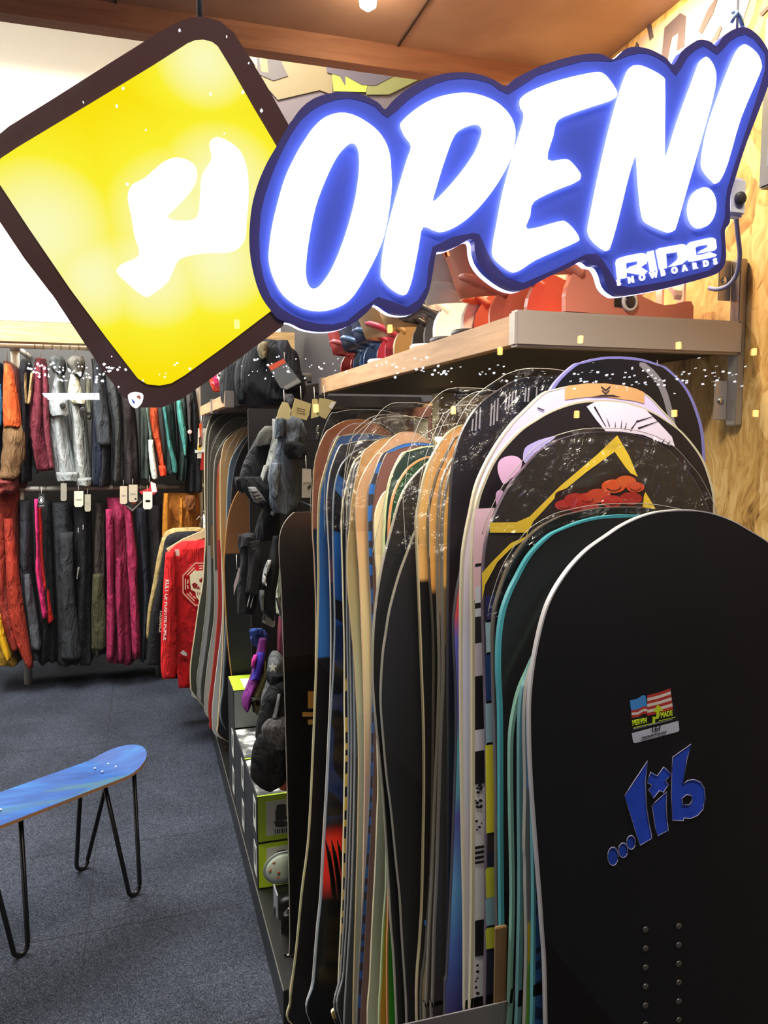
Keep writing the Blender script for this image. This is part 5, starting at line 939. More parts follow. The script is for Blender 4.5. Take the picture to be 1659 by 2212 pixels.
tg('cream paper tag with a small crest below the light grey jackets', 160, 1061, 180, 1095, '#cfcab4')
tg('beige paper tag tucked behind the cream one', 183, 1068, 196, 1105, '#a39d88')
tg('tan paper tag left of a pair above the magenta trousers', 259, 1050, 275, 1089, '#c7b59a')
tg('tan paper tag right of a pair, with a corner mark, above the magenta trousers', 278, 1047, 297, 1085, '#bcae94', [('corner_mark', [(291, 1076), (295, 1076), (295, 1080), (291, 1080)], '#2a2624')])
tg('white paper tag with a bar code, rightmost of the tags', 309, 1062, 329, 1100, '#dcd6c8', [('bar_code', [(315, 1080), (324, 1080), (324, 1085), (315, 1085)], '#3a3634')])
card('price_tag', 'red and white folded tag above the white bar code tag', [(300, 1062), (322, 1054), (326, 1040), (336, 1044), (340, 1062), (330, 1070), (306, 1068)], '#b5242a', YT + .01, [('white_part', [(325, 1040), (336, 1045), (339, 1062), (328, 1064)], '#e4dcd4')], GT)
card('price_tag', 'black diamond tag with a pale border below the tan pair', [(262, 1086), (286, 1106), (310, 1082), (286, 1060)], '#17120f', YT + .012, [('pale_border', [(266, 1088), (286, 1104), (308, 1083), (306, 1082), (286, 1101), (268, 1087)], '#7c7466'), ('red_word', [(284, 1086), (294, 1084), (294, 1088), (284, 1090)], '#b83a2c')], GT)
vt = card('price_tag', 'black tag with a white ringed drop emblem', [(82, 1066), (97, 1066), (98, 1096), (82, 1097)], '#111112', YT, [('drop', [(89, 1074), (92, 1080), (90.5, 1085), (87.5, 1085), (86, 1080)], '#cfcfcf'), ('small_word', [(85, 1092), (96, 1091), (96, 1093), (85, 1094)], '#8c8c8c')], GT)
tube('ring', [tuple(at(89 + 5.5 * math.cos(k * math.pi / 8), 1080 + 7 * math.sin(k * math.pi / 8), Y=YT - .001)) for k in range(16)], .0012, mat('#c4c4c4', .5), vt, n=4, closed=True)

# sweatshirts on wooden hangers, facing the aisle
ds = thing('display_stand', (.36, 4.7, 0), 'slim metal stand with a chrome arm carrying the sweatshirts', 'stand'); tube('upright', [(.36, 4.7, 0), (.36, 4.7, 1.09)], .014, m_chrome, ds); lathe('foot', [(.10, 0), (.10, .01), (.02, .018)], (.36, 4.7, 0), m_metal, ds)
hrod = tube('arm', [(.36, 4.7, 1.08), (.34, 4.02, 1.115)], .012, m_chrome, ds)
for i in range(6): lathe('arm_ball', [(.004, -.012), (.013, -.006), (.013, .006), (.004, .012)], (.338 + i * .0012, 4.02 + i * .035, 1.116 - i * .002), m_chrome, hrod, n=10)
def sweat(label, Y, dx, body, sleeve_lv, body_lv, hexc, hangcol):
    t = garment('sweatshirt', label, 'sweatshirt', Y, hexc, body_lv, 'sweatshirts on the chrome arm', [('sleeve', hexc, sleeve_lv, -.06, .09, 0, .8)], hook=False, depth=.11, folds=.05)
    c = at(452 + dx, 1150, Y=Y)
    hp = [(c.x - .21, c.z - .075), (c.x - .13, c.z - .028), (c.x - .03, c.z + .012), (c.x, c.z + .016), (c.x + .03, c.z + .012), (c.x + .13, c.z - .028), (c.x + .21, c.z - .075), (c.x + .20, c.z - .09), (c.x + .12, c.z - .052), (c.x, c.z - .02), (c.x - .12, c.z - .052), (c.x - .20, c.z - .09)]
    h = slab_poly('wooden_hanger', [hp], mat(hangcol, .4), t, Y - .008, Y + .006)
    tube('hanger_hook', [(c.x, Y, c.z + .01), (c.x, Y, c.z + .05), (c.x + .018, Y, c.z + .07), (c.x, Y, c.z + .088), (c.x - .018, Y, c.z + .07)], .0025, m_chrome, t, n=6)
    return t
sweat('grey and tan sweatshirt, farthest back of the three on the arm', 4.42, -20, 0, [(1160, 350, 366), (1200, 340, 356), (1260, 330, 344), (1320, 319, 330), (1375, 316, 323)], [(1140, 372, 432), (1156, 352, 470), (1220, 352, 480), (1300, 352, 480), (1380, 345, 480)], '#a08a58', '#d7c093')
sweat('black sweatshirt between the tan and the red ones', 4.22, -10, 0, [(1180, 354, 372), (1250, 342, 360), (1330, 326, 352), (1400, 318, 350), (1432, 316, 348)], [(1148, 380, 460), (1165, 356, 490), (1240, 350, 500), (1350, 340, 500), (1455, 336, 500)], '#111114', '#a86c3c')
rs = sweat('red long sleeved sweatshirt with a skull badge and white sleeve lettering', 4.05, 0, 0, [(1192, 358, 380), (1240, 354, 380), (1300, 351, 382), (1360, 348, 384), (1410, 347, 384), (1440, 347, 384), (1462, 350, 380)], [(1166, 392, 512), (1178, 372, 532), (1200, 362, 540), (1300, 368, 540), (1400, 378, 540), (1478, 386, 530)], '#c3171a', '#e2cf9d')
loft('cuff', [(1438, 350, 378), (1448, 350, 377), (1462, 351, 376)], 4.0, .07, cloth('#b01418'), rs, .03, n=14, rows=6)
Yf = 3.985
def rprint(name, pts, hx, off=0.0, holes=None):
    r_ = [[(at(x, y, Y=Yf).x, at(x, y, Y=Yf).z) for x, y in pts]]
    for h in holes or []: r_.append([(at(x, y, Y=Yf).x, at(x, y, Y=Yf).z) for x, y in h])
    return slab_poly(name, r_, mat(hx, .7), rs, Yf - .001 - off, Yf - off)
oc = lambda r, n=8: [(440 + r * math.cos(math.pi / 8 + k * math.pi / 4), 1262 + r * 1.02 * math.sin(math.pi / 8 + k * math.pi / 4)) for k in range(8)]
rprint('badge_ring', oc(50), '#e59a86', holes=[oc(46.5)])
for k in range(8):
    for (ra, rb, t0, t1) in ((40, 42, .15, .85), (34, 36, .15, .42), (34, 36, .55, .85)):
        A0 = math.pi / 8 + (k + t0) * math.pi / 4; A1 = math.pi / 8 + (k + t1) * math.pi / 4
        rprint('badge_bar', [(440 + ra * math.cos(A0), 1262 + ra * math.sin(A0)), (440 + rb * math.cos(A0), 1262 + rb * math.sin(A0)), (440 + rb * math.cos(A1), 1262 + rb * math.sin(A1)), (440 + ra * math.cos(A1), 1262 + ra * math.sin(A1))], '#f0d8b8')
rprint('badge_skull', [(411, 1262), (410, 1248), (414, 1238), (424, 1233), (440, 1232), (456, 1234), (466, 1242), (470, 1256), (468, 1270), (458, 1278), (456, 1292), (446, 1300), (432, 1299), (424, 1290), (422, 1278), (413, 1274)], '#f3e4bd', .0012)
rprint('badge_socket', [(414, 1262), (420, 1258), (427, 1262), (426, 1270), (418, 1271)], '#8f1416', .0024); rprint('badge_socket', [(430, 1252), (438, 1247), (442, 1252), (438, 1258), (431, 1257)], '#8f1416', .0024); rprint('badge_nose', [(425, 1272), (429, 1265), (432, 1272)], '#8f1416', .0024)
for i in range(4): rprint('badge_tooth_gap', [(426 + i * 5, 1279), (427.5 + i * 5, 1279), (427.5 + i * 5, 1285), (426 + i * 5, 1285)], '#8f1416', .0024)
rprint('neck_label', [(378, 1186), (387, 1187), (388, 1201), (379, 1200)], '#e4bdb0')
rprint('pale_patch', [(389, 1410), (396, 1404), (403, 1411), (404, 1417), (395, 1415)], '#d8cfd0')
a = at(357, 1252, Y=Yf - .035); bq = at(352, 1421, Y=Yf - .035)
text('sleeve_lettering', 'KULT OF POSITIVE FORCE', .0255, mat('#f1ece6', .6), rs, quadframe(a, bq, (0, -1, 0)), .0006, .0006, sx=1.0)
bs = [o for o in bpy.data.objects if o.get('label', '').startswith('black sweatshirt')][0]
a = at(346, 1318, Y=4.10); bq = at(342, 1392, Y=4.10)
text('sleeve_lettering', 'TOLERANCE', .020, mat('#d8cfae', .6), bs, quadframe(a, bq, (0, -1, 0)), .0006, .0004)
# packaging by the far rack
pk = thing('packet', (.295, 4.0, 1.2), 'bright white, orange and yellow blister packet hanging beside the far snowboards', 'packet')
def pkp(nm, pts, hx, off=0): return slab_poly(nm, [[(at(x, y, Y=4.0).x, at(x, y, Y=4.0).z) for x, y in pts]], mat(hx, .4), pk, 3.997 - off, 4.0 - off)
tube('hang_loop', [(.30, 4.0, at(440, 925, Y=4.0).z), (.30, 4.0, SH2)], .002, m_chrome, pk, n=5)
pkp('card', [(428, 925), (470, 925), (470, 990), (426, 990)], '#f2ead4'); pkp('orange_print', [(430, 915), (437, 915), (437, 950), (432, 955)], '#d8551f', .003); pkp('brown_print', [(429, 945), (435, 942), (437, 962), (430, 968)], '#6b3d1c', .003); pkp('yellow_print', [(427, 962), (434, 962), (434, 975), (427, 976)], '#e8b83a', .003); pkp('red_foot', [(436, 975), (470, 975), (470, 1018), (432, 1015)], '#b3201c', .003); pkp('white_clip', [(421, 971), (428, 974), (440, 973), (440, 977), (428, 977), (421, 979)], '#e9ede8', .006)

# ------------------------------------------------------------------ gloves and mitts on the wire stand
gs = thing('glove_stand', (.50, 2.62, .1), 'black panel display stand with wire prongs holding the gloves', 'display stand')
box('back_panel', .34, .70, 2.58, 2.60, .60, 1.60, m_black, gs, .002)
box('upright', .50, .53, 2.60, 2.63, .58, 1.6, m_black, gs, .002)
for z in (1.52, 1.50, 1.30, 1.12, .95):
    for x_ in (.42, .50, .57): tube('prong', [(x_, 2.59, z), (x_, 2.30, z), (x_, 2.27, z + .02)], .003, m_chrome if z > 1.45 else m_dark, gs, n=6)
def glove(name, label, Y, hexc, lv, parts=(), cat='glove', depth=.07, folds=.10, group='gloves and mitts on the wire stand', seed=0, rough=.7, **k):
    return garment(name, label, cat, Y, hexc, lv, group, parts, hook=False, depth=depth, folds=folds, seed=seed, nf=3)
g = glove('mitten', 'large denim grey mitten with a black wrist strap, foremost and highest on the stand', 2.26, '#5c6570', [(896, 618, 634), (908, 606, 652), (940, 600, 664), (960, 598, 656), (1000, 590, 652), (1040, 584, 650), (1075, 582, 648), (1096, 586, 642), (1107, 596, 628)],
      [('wrist_strap', '#17181c', [(953, 612, 640), (962, 610, 658), (976, 612, 662), (990, 626, 662)], -.045, .04, 0, .3), ('thumb', '#666f7a', [(1000, 584, 606), (1030, 580, 604), (1060, 583, 602), (1072, 588, 600)], -.03, .05, 0, .5), ('cuff', '#4d5762', [(900, 596, 616), (915, 594, 618), (945, 593, 612)], -.02, .05)], seed=40)
glove('ski_glove', 'pale crumpled grey glove with hanging fingers behind the denim mitten', 2.34, '#8f918c', [(905, 588, 612), (940, 588, 612), (980, 580, 606), (1005, 574, 600), (1020, 570, 598)], [('finger', '#9c9e98', [(1005, 570, 580), (1030, 563, 575), (1048, 560, 570)], -.02, .03), ('finger', '#7f827f', [(1010, 580, 590), (1040, 574, 585), (1062, 573, 582)], -.02, .03), ('finger', '#75787a', [(1010, 590, 600), (1040, 584, 596), (1062, 583, 593)], -.02, .03)], seed=41)
glove('ski_glove', 'glossy black glove with a pale zip pull, left of the denim mitten', 2.40, '#1f2023', [(930, 562, 600), (960, 545, 600), (1000, 525, 590), (1040, 515, 575), (1065, 520, 560)], [('cuff', '#4a4a44', [(920, 572, 604), (940, 556, 604), (962, 552, 600)], -.03, .06), ('finger', '#1b1c1f', [(1030, 506, 524), (1045, 508, 530), (1060, 516, 530)], -.02, .04), ('zip_pull', '#8c8c8c', [(1033, 529, 531), (1062, 527, 530)], -.05, .01)], seed=42)
glove('mitten', 'black knit mitten with a grey striped patch under the glossy glove', 2.33, '#15161a', [(1030, 520, 600), (1055, 524, 612), (1080, 540, 630), (1098, 565, 640), (1106, 590, 636)], [('striped_patch', '#6f6f70', [(1052, 535, 552), (1068, 540, 566), (1084, 548, 576)], -.04, .04, 5)], seed=43)
lp = card('price_tag', 'lime green card corner between the mittens', [(568, 1052), (590, 1058), (592, 1075), (566, 1072)], '#a9c41e', 2.30)
GC = 'cream header cards above the gloves'
for lab, q, hx in [('cream header card, leftmost above the denim mitten', [(610, 868), (622, 870), (630, 888), (626, 906), (597, 904), (602, 885)], '#d8cf9c'), ('wide tilted cream header card with small print', [(637, 860), (660, 868), (672, 872), (668, 896), (662, 908), (626, 897), (632, 880)], '#c9bd86'), ('narrow cream header card lit by a small glow', [(675, 862), (686, 862), (688, 900), (672, 904)], '#dccf8f'), ('tilted cream header card with a white price label, rightmost', [(690, 860), (708, 862), (727, 868), (704, 905), (696, 902), (684, 894)], '#c6ba86')]:
    ex = [('print_line', [(q[0][0] + 4, 880 + k * 5), (q[0][0] + 22, 884 + k * 5), (q[0][0] + 22, 885 + k * 5), (q[0][0] + 4, 881 + k * 5)], '#8c815c') for k in range(3)] if 'print' in lab else ([('price_label', [(717, 868), (725, 870), (717, 884), (710, 880)], '#efeeea')] if 'white' in lab else [])
    card('header_card', lab, q, hx, 2.22, ex, GC, 'card')
card('info_card', 'grey hang tag with an orange top, tilted over the black bundle', [(579, 791), (612, 775), (622, 788), (651, 826), (620, 842), (606, 838)], '#4f5358', 2.63, [('orange_top', [(579, 791), (612, 775), (618, 783), (586, 801)], '#b0442c'), ('grey_rule', [(612, 836), (644, 817), (650, 824), (618, 841)], '#7b7a78')], None, 'tag')
card('info_card', 'white and grey instruction card hanging behind the mitten, right', [(653, 1012), (672, 1013), (672, 1075), (652, 1075)], '#a9a9a4', 2.15, [('white_half', [(654, 1014), (672, 1015), (672, 1042), (654, 1042)], '#c9c8c0'), ('black_mark', [(664, 1052), (671, 1046), (672, 1052), (666, 1058)], '#1c1c1c')], None, 'tag')
# black bundle above
bn = glove('backpack', 'black shiny backpack hanging above the gloves at the near end of the farther shelf', 2.75, '#17181b', [(735, 545, 600), (760, 530, 640), (800, 520, 650), (840, 525, 660), (868, 560, 650)], [('beige_patch', '#6e6650', [(738, 560, 580), (755, 556, 578), (775, 562, 576)], -.09, .04), ('strap', '#24252a', [(735, 600, 622), (780, 600, 640), (830, 606, 650)], -.08, .06), ('clip', '#55575c', [(850, 612, 632), (862, 612, 636), (874, 620, 632)], -.1, .03)], cat='backpack', depth=.18, group=None, seed=44)
glove('backpack', 'dark folded black bag with soft ridges left of the shiny backpack', 2.95, '#1d1f21', [(765, 492, 540), (790, 480, 545), (830, 474, 550), (868, 478, 560), (878, 490, 552)], [('ridge', '#2a2c2e', [(775, 512, 530), (820, 506, 530), (865, 512, 530)], -.09, .05)], cat='backpack', depth=.16, group=None, seed=45)
# middle and lower rows
bb_ = glove('ski_glove', 'black glove with a buckle hanging in the middle of the stand', 2.36, '#18181b', [(1096, 570, 590), (1110, 562, 604), (1140, 552, 604), (1165, 546, 606)], [('silver_buckle', '#9a9a9a', [(1100, 588, 597), (1112, 584, 594)], -.04, .02)], seed=46)
glove('ski_glove', 'black glove with a white thread seam left in the middle row', 2.32, '#121214', [(1155, 515, 552), (1180, 514, 556), (1202, 520, 560), (1240, 516, 560), (1300, 512, 556), (1322, 512, 548)], [('cuff', '#1b1b1e', [(1152, 524, 548), (1165, 522, 552), (1180, 520, 552)], -.03, .05), ('thumb', '#161618', [(1168, 534, 562), (1220, 536, 566), (1280, 530, 562)], -.045, .05), ('seam', '#8a8a8c', [(1283, 540, 542), (1310, 533, 535)], -.06, .006), ('seam', '#8a8a8c', [(1285, 547, 549), (1312, 540, 542)], -.06, .006)], seed=47)
glove('mitten', 'black mitten marbled with white print', 2.28, '#141517', [(1158, 590, 606), (1200, 582, 604), (1240, 572, 602), (1280, 562, 596), (1310, 560, 594), (1334, 582, 592)], [('white_print', '#a9adb0', [(1210, 578, 586), (1228, 570, 582), (1240, 568, 576)], -.035, .03), ('white_print', '#b5b9bc', [(1236, 568, 576), (1256, 566, 574), (1262, 570, 576)], -.035, .03), ('grey_print', '#5f6366', [(1275, 560, 572), (1295, 560, 570), (1318, 564, 570)], -.035, .03)], seed=48)
glove('ski_glove', 'cream white glove half hidden behind the dark brown squared board', 2.33, '#c3c7a8', [(1204, 604, 612), (1240, 598, 616), (1290, 596, 618), (1325, 598, 616)], [('cuff', '#a9ada8', [(1290, 594, 604), (1320, 602, 612), (1334, 606, 612)], -.03, .03)], seed=49)
card('price_tag', 'white tag hanging under the marbled mitten', [(569, 1322), (594, 1330), (594, 1352), (589, 1356), (566, 1344)], '#bcc6c4', 2.30, [('small_print', [(570, 1330), (573, 1331), (572, 1340), (569, 1339)], '#5c6464')])
card('price_tag', 'slim white tag on a string at the left of the black gloves', [(516, 1226), (518, 1228), (516, 1250), (505, 1286), (505, 1264)], '#b9adb8', 2.30)
glove('ski_glove', 'royal blue mesh backed glove', 2.38, '#1b2f6a', [(1362, 545, 572), (1378, 540, 580), (1392, 548, 575)], [('cuff_rim', '#2f4fa0', [(1358, 540, 566), (1364, 538, 570), (1370, 540, 566)], -.03, .03)], seed=50)
glove('ski_glove', 'maroon glove peeping past the squared board', 2.36, '#7a2c3c', [(1332, 602, 614), (1380, 600, 618), (1440, 600, 620), (1452, 604, 618)], seed=51)
glove('mitten', 'long mitten shading from violet blue to purple', 2.30, '#6a1f6e', [(1380, 560, 576), (1410, 554, 574), (1440, 548, 568), (1470, 538, 562), (1500, 526, 548), (1520, 522, 542), (1529, 528, 538)], [('blue_back', '#33228c', [(1410, 556, 572), (1440, 550, 566), (1465, 542, 560)], -.03, .045, 0, .4), ('pink_thumb', '#b02c86', [(1415, 548, 556), (1430, 543, 552), (1439, 543, 550)], -.03, .03)], seed=52)
glove('mitten', 'olive camouflage mitten with a dark seam', 2.29, '#5a5434', [(1428, 566, 576), (1452, 566, 574), (1470, 556, 574), (1500, 544, 572), (1520, 544, 566), (1540, 552, 562)], [('seam_band', '#1e1c14', [(1506, 543, 564), (1511, 543, 564)], -.03, .045)], seed=53)
sgv = glove('mitten', 'shiny silver grey mitten with a white star', 2.25, '#6d7275', [(1408, 588, 600), (1422, 580, 612), (1450, 576, 618), (1475, 574, 612), (1500, 566, 592), (1522, 562, 574)], [('black_band', '#15161a', [(1448, 578, 618), (1460, 576, 616), (1472, 578, 606)], -.01, .075)], seed=54)
st_ = [(589 + (9 if k % 2 == 0 else 3.8) * math.sin(k * math.pi / 5), 1442 - (11 if k % 2 == 0 else 4.6) * math.cos(k * math.pi / 5)) for k in range(10)]
q = [(at(x, y, Y=2.205).x, at(x, y, Y=2.205).z) for x, y in st_]; slab_poly('star', [q], mat('#f0f0ea', .3), sgv, 2.204, 2.206)
glove('mitten', 'black mitten with grey panels and grey palm', 2.22, '#1b1c1f', [(1470, 590, 620), (1500, 570, 622), (1540, 558, 624), (1575, 552, 624), (1590, 552, 622)], [('grey_panel', '#5b5b5d', [(1500, 600, 606), (1520, 596, 604), (1550, 588, 598)], -.04, .03, 0, .3), ('grey_palm', '#4d4b4c', [(1552, 578, 624), (1566, 566, 626), (1582, 566, 628), (1604, 574, 628), (1610, 584, 622)], -.045, .05)], seed=55)
lv = glove('mitten', 'big black mitten hanging lowest, with an upside-down word on it', 2.18, '#0d0d10', [(1585, 558, 620), (1610, 546, 624), (1650, 541, 624), (1676, 542, 622), (1692, 556, 614), (1698, 572, 600)], seed=56, folds=.04)
a = at(617, 1614, Y=2.137); bq = at(584, 1614, Y=2.137)
text('printed_word', 'LEVEL', .0115, mat('#4a4a4e', .6), lv, quadframe(a, bq, (0, -1, 0)), .0004, .0002)
ob = lathe('round_bottle', [(.001, 0), (.022, .006), (.030, .03), (.026, .055), (.012, .075), (.006, .09)], at(619, 1706, Y=2.35), mat('#c8501f', .3), None, n=20); tag(ob, 'glossy orange rounded item on the nearest box, half behind the squared board', 'container')
# pale patterned disc and dark disc low on the stand
c = at(612, 1874, Y=2.20)
wd = thing('earmuff', c, 'pale mint round disc with reddish prints, before the nearest boxes', 'disc', None)
rx = Matrix.Rotation(math.pi / 2 + .25, 3, 'X')
lathe('disc_face', [(.050, 0), (.052, .004), (.048, .010), (.02, .014)], c, mat('#cfe0d0', .35), wd, n=32, rot=rx); lathe('clear_rim', [(.058, -.002), (.059, .001), (.055, .002)], c, mat('#9aa4a0', .2), wd, n=32, rot=rx)
for (x, y) in ((592, 1864), (603, 1885), (600, 1896), (584, 1880)):
    p = at(x, y, Y=2.183); slab_poly('red_print', [[(p.x + r_ * .006 * math.cos(t), p.z + r_ * .004 * math.sin(t)) for t, r_ in [(k * 1.05, .6 + .4 * (k % 2)) for k in range(6)]]], mat('#a8563c', .5), wd, 2.181, 2.183)
c = at(622, 1958, Y=2.14); dd = thing('round_tin', c, 'dark round tin with a chrome centre low beside the squared board', 'tin')
lathe('tin', [(.040, 0), (.042, .012), (.036, .018)], c, m_black, dd, n=28, rot=rx); lathe('centre', [(.018, .018), (.016, .024), (.004, .022)], c, m_chrome, dd, n=20, rot=rx)
box('stand_foot', c.x - .02, c.x + .03, c.y + .0, c.y + .03, .1, c.z - .03, m_black, dd)
p = at(597, 1950, Y=2.12); box('clear_sleeve', p.x - .002, p.x + .002, 2.10, 2.16, p.z - .035, p.z + .032, mat('#7c8084', .2), dd)

# ------------------------------------------------------------------ skateboard bench
A0 = Vector((-.051, 2.64)); A1 = Vector((-.366, 2.414)); dv = (A0 - A1).normalized(); nv = Vector((-dv.y, dv.x))
n3 = at(270, 1680, Z=.444); cen = Vector((n3.x, n3.y)) + nv * .105; 
org = cen + dv * .0
bench = thing('skateboard_bench', (org.x - dv.x * .3, org.y - dv.y * .3, 0), 'bench made of a blue skateboard deck on black hairpin legs', 'bench')
m_deck = bpy.data.materials.new('stained_deck'); nt, b = nodes(m_deck); b.inputs['Roughness'].default_value = .5; b.inputs['Specular IOR Level'].default_value = .22
tc = nt.nodes.new('ShaderNodeTexCoord'); n_ = nt.nodes.new('ShaderNodeTexNoise'); n_.inputs['Scale'].default_value = 9; n_.inputs['Detail'].default_value = 7; n_.inputs['Roughness'].default_value = .65
mp = nt.nodes.new('ShaderNodeMapping'); mp.inputs['Rotation'].default_value = (0, 0, -math.atan2(dv.y, dv.x)); mp.inputs['Scale'].default_value = (.35, 1.6, 1)
nt.links.new(tc.outputs['Object'], mp.inputs[0]); nt.links.new(mp.outputs[0], n_.inputs[0])
r = ramp(nt, [(.30, lin('#06306e')), (.48, lin('#0a4488')), (.60, lin('#125c9c')), (.75, lin('#3a86b8'))]); nt.links.new(n_.outputs[0], r.inputs[0])
n3_ = nt.nodes.new('ShaderNodeTexNoise'); n3_.inputs['Scale'].default_value = 5.5; n3_.inputs['Detail'].default_value = 8; nt.links.new(mp.outputs[0], n3_.inputs[0])
r3 = ramp(nt, [(.54, (0, 0, 0, 1)), (.60, (1, 1, 1, 1))]); nt.links.new(n3_.outputs[0], r3.inputs[0]); m3 = nt.nodes.new('ShaderNodeMix'); m3.data_type = 'RGBA'; nt.links.new(r3.outputs[0], m3.inputs[0]); nt.links.new(r.outputs[0], m3.inputs[6]); m3.inputs[7].default_value = lin('#2f5870'); nt.links.new(m3.outputs[2], b.inputs['Base Color'])
vs = []; fs = []; L0, L1 = -.66, .135; NL = 48; NW = 8; prof = []
for i in range(NL + 1):
    # spaced tighter at the ends
    f = .5 - .5 * math.cos(math.pi * i / NL); s = L0 + (L1 - L0) * f
    e = min(s - L0, L1 - s); hw = .103 * (math.sqrt(max(0, 1 - (1 - min(1, e / .105)) ** 2)) if e < .105 else 1.0); hw = max(hw, .001)
    k = max(0, (.125 - e)) / .125; lift = .040 * k ** 1.2
    for j in range(NW + 1):
        u = -1 + 2 * j / NW; p = org + dv * s + nv * (u * hw); vs.append((p.x, p.y, .440 + lift + .005 * u * u * (1 - k)))
n = len(vs); vs += [(x, y, z - .010) for x, y, z in vs]
for i in range(NL):
    for j in range(NW): a = i * (NW + 1) + j; fs.append((a, a + 1, a + NW + 2, a + NW + 1)); fs.append((n + a, n + a + NW + 1, n + a + NW + 2, n + a + 1))
mesh('deck', vs, fs, m_deck, bench, smooth=True)
rim = [i * (NW + 1) for i in range(NL + 1)] + [i * (NW + 1) + NW for i in range(NL, -1, -1)]
ev = []; ef = []
for i in rim: ev += [vs[i], vs[n + i]]
m_ = len(rim)
for i in range(m_): a = 2 * i; c = 2 * ((i + 1) % m_); ef.append((a, a + 1, c + 1, c))
mesh('ply_edge', ev, ef, mat('#a87c58', .5), bench)
for s, u in ((.0 + .01, .25), (-.05, .25), (.01, -.2), (-.05, -.2), (-.44, .25), (-.50, .25), (-.44, -.2), (-.50, -.2)):
    pass
for (px, py) in ((234, 1649), (205, 1659), (251, 1655), (221, 1666), (1, 1748), (-25, 1760)):
    p = at(px, py, Z=.445) + Vector((0, 0, -.001)); lathe('bolt', [(.0042, 0), (.0042, .0014), (.002, .002)], p, mat('#e4e4e0', .3, .5), bench, n=10)
Lg = mat('#17171a', .35, .3)
def hairpin(px, py, sgn=1):
    f_ = at(px, py, Z=.006); f2 = Vector((f_.x, f_.y))
    c2 = f2 - org; s = c2.dot(dv); u = c2.dot(nv)
    ti = org + dv * (s - .015) + nv * (u * .35)
    ta = org + dv * (s - .085) + nv * (u * .35) ; tb_ = org + dv * (s + .030) + nv * (u * .35)
    pts = []
    for k in range(11):
        t = math.pi * k / 10; pts.append((f2.x - dv.x * .022 * math.cos(t), f2.y - dv.y * .022 * math.cos(t), .030 - .024 * math.sin(t)))
    tube('hairpin_leg', [(ta.x, ta.y, .432)] + pts + [(tb_.x, tb_.y, .432)], .0074, Lg, bench, n=10)
    p = (ta + tb_) / 2; vs_ = []
    for z in (.428, .433):
        for (a_, b_) in ((-.075, -.02), (.045, -.02), (.045, .02), (-.075, .02)): q = p + dv * a_ * .9 + nv * b_; vs_.append((q.x, q.y, z))
    mesh('leg_plate', vs_, BF, Lg, bench)
for (px, py) in ((290, 1932), (178, 1876), (45, 2062)): hairpin(px, py)
b4 = A1 + (Vector((-.225, 2.863)) - A0); pq = Vector((b4.x, b4.y, .006)) - EYE
hairpin(829.5 + FPX * pq.dot(Rv) / pq.dot(Fv), 1106 - FPX * pq.dot(Uv) / pq.dot(Fv))

# ------------------------------------------------------------------ street side lights mirrored in the glass
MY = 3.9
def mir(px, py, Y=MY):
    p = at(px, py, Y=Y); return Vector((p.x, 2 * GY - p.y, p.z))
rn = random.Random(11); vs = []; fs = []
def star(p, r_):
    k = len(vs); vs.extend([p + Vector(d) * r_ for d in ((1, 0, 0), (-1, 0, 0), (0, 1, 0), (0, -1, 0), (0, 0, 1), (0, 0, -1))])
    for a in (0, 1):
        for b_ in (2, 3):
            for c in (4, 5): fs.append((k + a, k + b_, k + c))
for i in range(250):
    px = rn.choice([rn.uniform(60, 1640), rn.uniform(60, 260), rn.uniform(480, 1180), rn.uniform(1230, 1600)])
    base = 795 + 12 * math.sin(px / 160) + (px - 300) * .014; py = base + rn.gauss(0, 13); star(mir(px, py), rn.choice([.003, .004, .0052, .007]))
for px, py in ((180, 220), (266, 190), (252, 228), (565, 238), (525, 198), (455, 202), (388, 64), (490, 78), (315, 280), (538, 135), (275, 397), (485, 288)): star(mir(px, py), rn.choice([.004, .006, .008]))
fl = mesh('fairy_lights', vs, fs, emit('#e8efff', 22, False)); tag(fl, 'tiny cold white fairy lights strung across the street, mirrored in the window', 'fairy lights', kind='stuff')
LL = ['on the sand beige binding', 'at the near corner of the wood shelf edge', 'on the metal shelf front, left', 'on the metal shelf front, right', 'on the cream post', 'on the black board nose, left of the pale flower', 'on the grey ringed board, right', 'on the strand board, lower right', 'on the cream header cards', 'on the strand board beside the bracket', 'at the lower right of the yellow diamond']
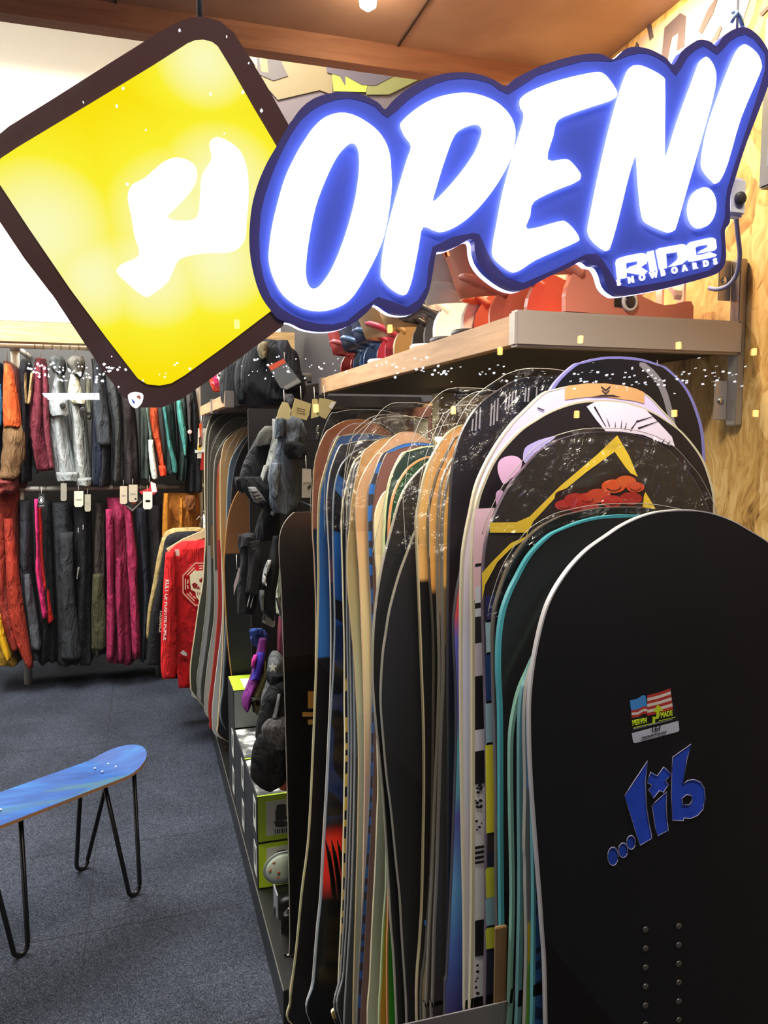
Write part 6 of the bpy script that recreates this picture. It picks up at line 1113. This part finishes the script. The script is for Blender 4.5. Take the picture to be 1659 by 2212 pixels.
for q, (px, py) in enumerate([(843, 710), (1081, 758), (1255, 733), (1467, 746), (980, 886), (1247, 895), (1458, 893), (1634, 893), (683, 882), (1630, 760), (512, 700)]):
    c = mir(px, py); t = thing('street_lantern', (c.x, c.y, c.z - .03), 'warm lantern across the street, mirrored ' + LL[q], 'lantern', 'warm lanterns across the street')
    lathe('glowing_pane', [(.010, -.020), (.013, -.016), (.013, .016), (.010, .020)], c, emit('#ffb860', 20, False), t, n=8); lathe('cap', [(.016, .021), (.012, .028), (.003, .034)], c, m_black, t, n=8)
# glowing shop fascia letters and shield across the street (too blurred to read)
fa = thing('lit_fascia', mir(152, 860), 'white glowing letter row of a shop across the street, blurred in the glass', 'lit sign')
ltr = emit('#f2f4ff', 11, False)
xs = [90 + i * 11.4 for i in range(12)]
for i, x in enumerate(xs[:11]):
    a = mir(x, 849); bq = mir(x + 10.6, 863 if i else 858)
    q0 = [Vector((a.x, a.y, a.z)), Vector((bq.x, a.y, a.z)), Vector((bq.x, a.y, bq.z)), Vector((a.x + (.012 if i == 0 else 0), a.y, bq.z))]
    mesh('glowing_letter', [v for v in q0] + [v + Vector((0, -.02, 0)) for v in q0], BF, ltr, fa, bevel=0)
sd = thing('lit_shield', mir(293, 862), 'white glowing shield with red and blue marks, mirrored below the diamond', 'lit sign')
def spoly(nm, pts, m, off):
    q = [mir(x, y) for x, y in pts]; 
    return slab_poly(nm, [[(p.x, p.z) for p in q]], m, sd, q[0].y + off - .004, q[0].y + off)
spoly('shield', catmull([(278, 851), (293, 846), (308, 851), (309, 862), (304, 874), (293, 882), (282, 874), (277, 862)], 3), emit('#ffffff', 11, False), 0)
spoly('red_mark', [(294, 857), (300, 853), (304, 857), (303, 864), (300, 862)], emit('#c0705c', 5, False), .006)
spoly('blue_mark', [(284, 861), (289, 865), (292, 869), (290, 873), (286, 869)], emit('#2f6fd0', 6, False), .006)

for o in bpy.data.objects:
    for k in ('_o', '_ref'):
        if k in o.keys(): del o[k]
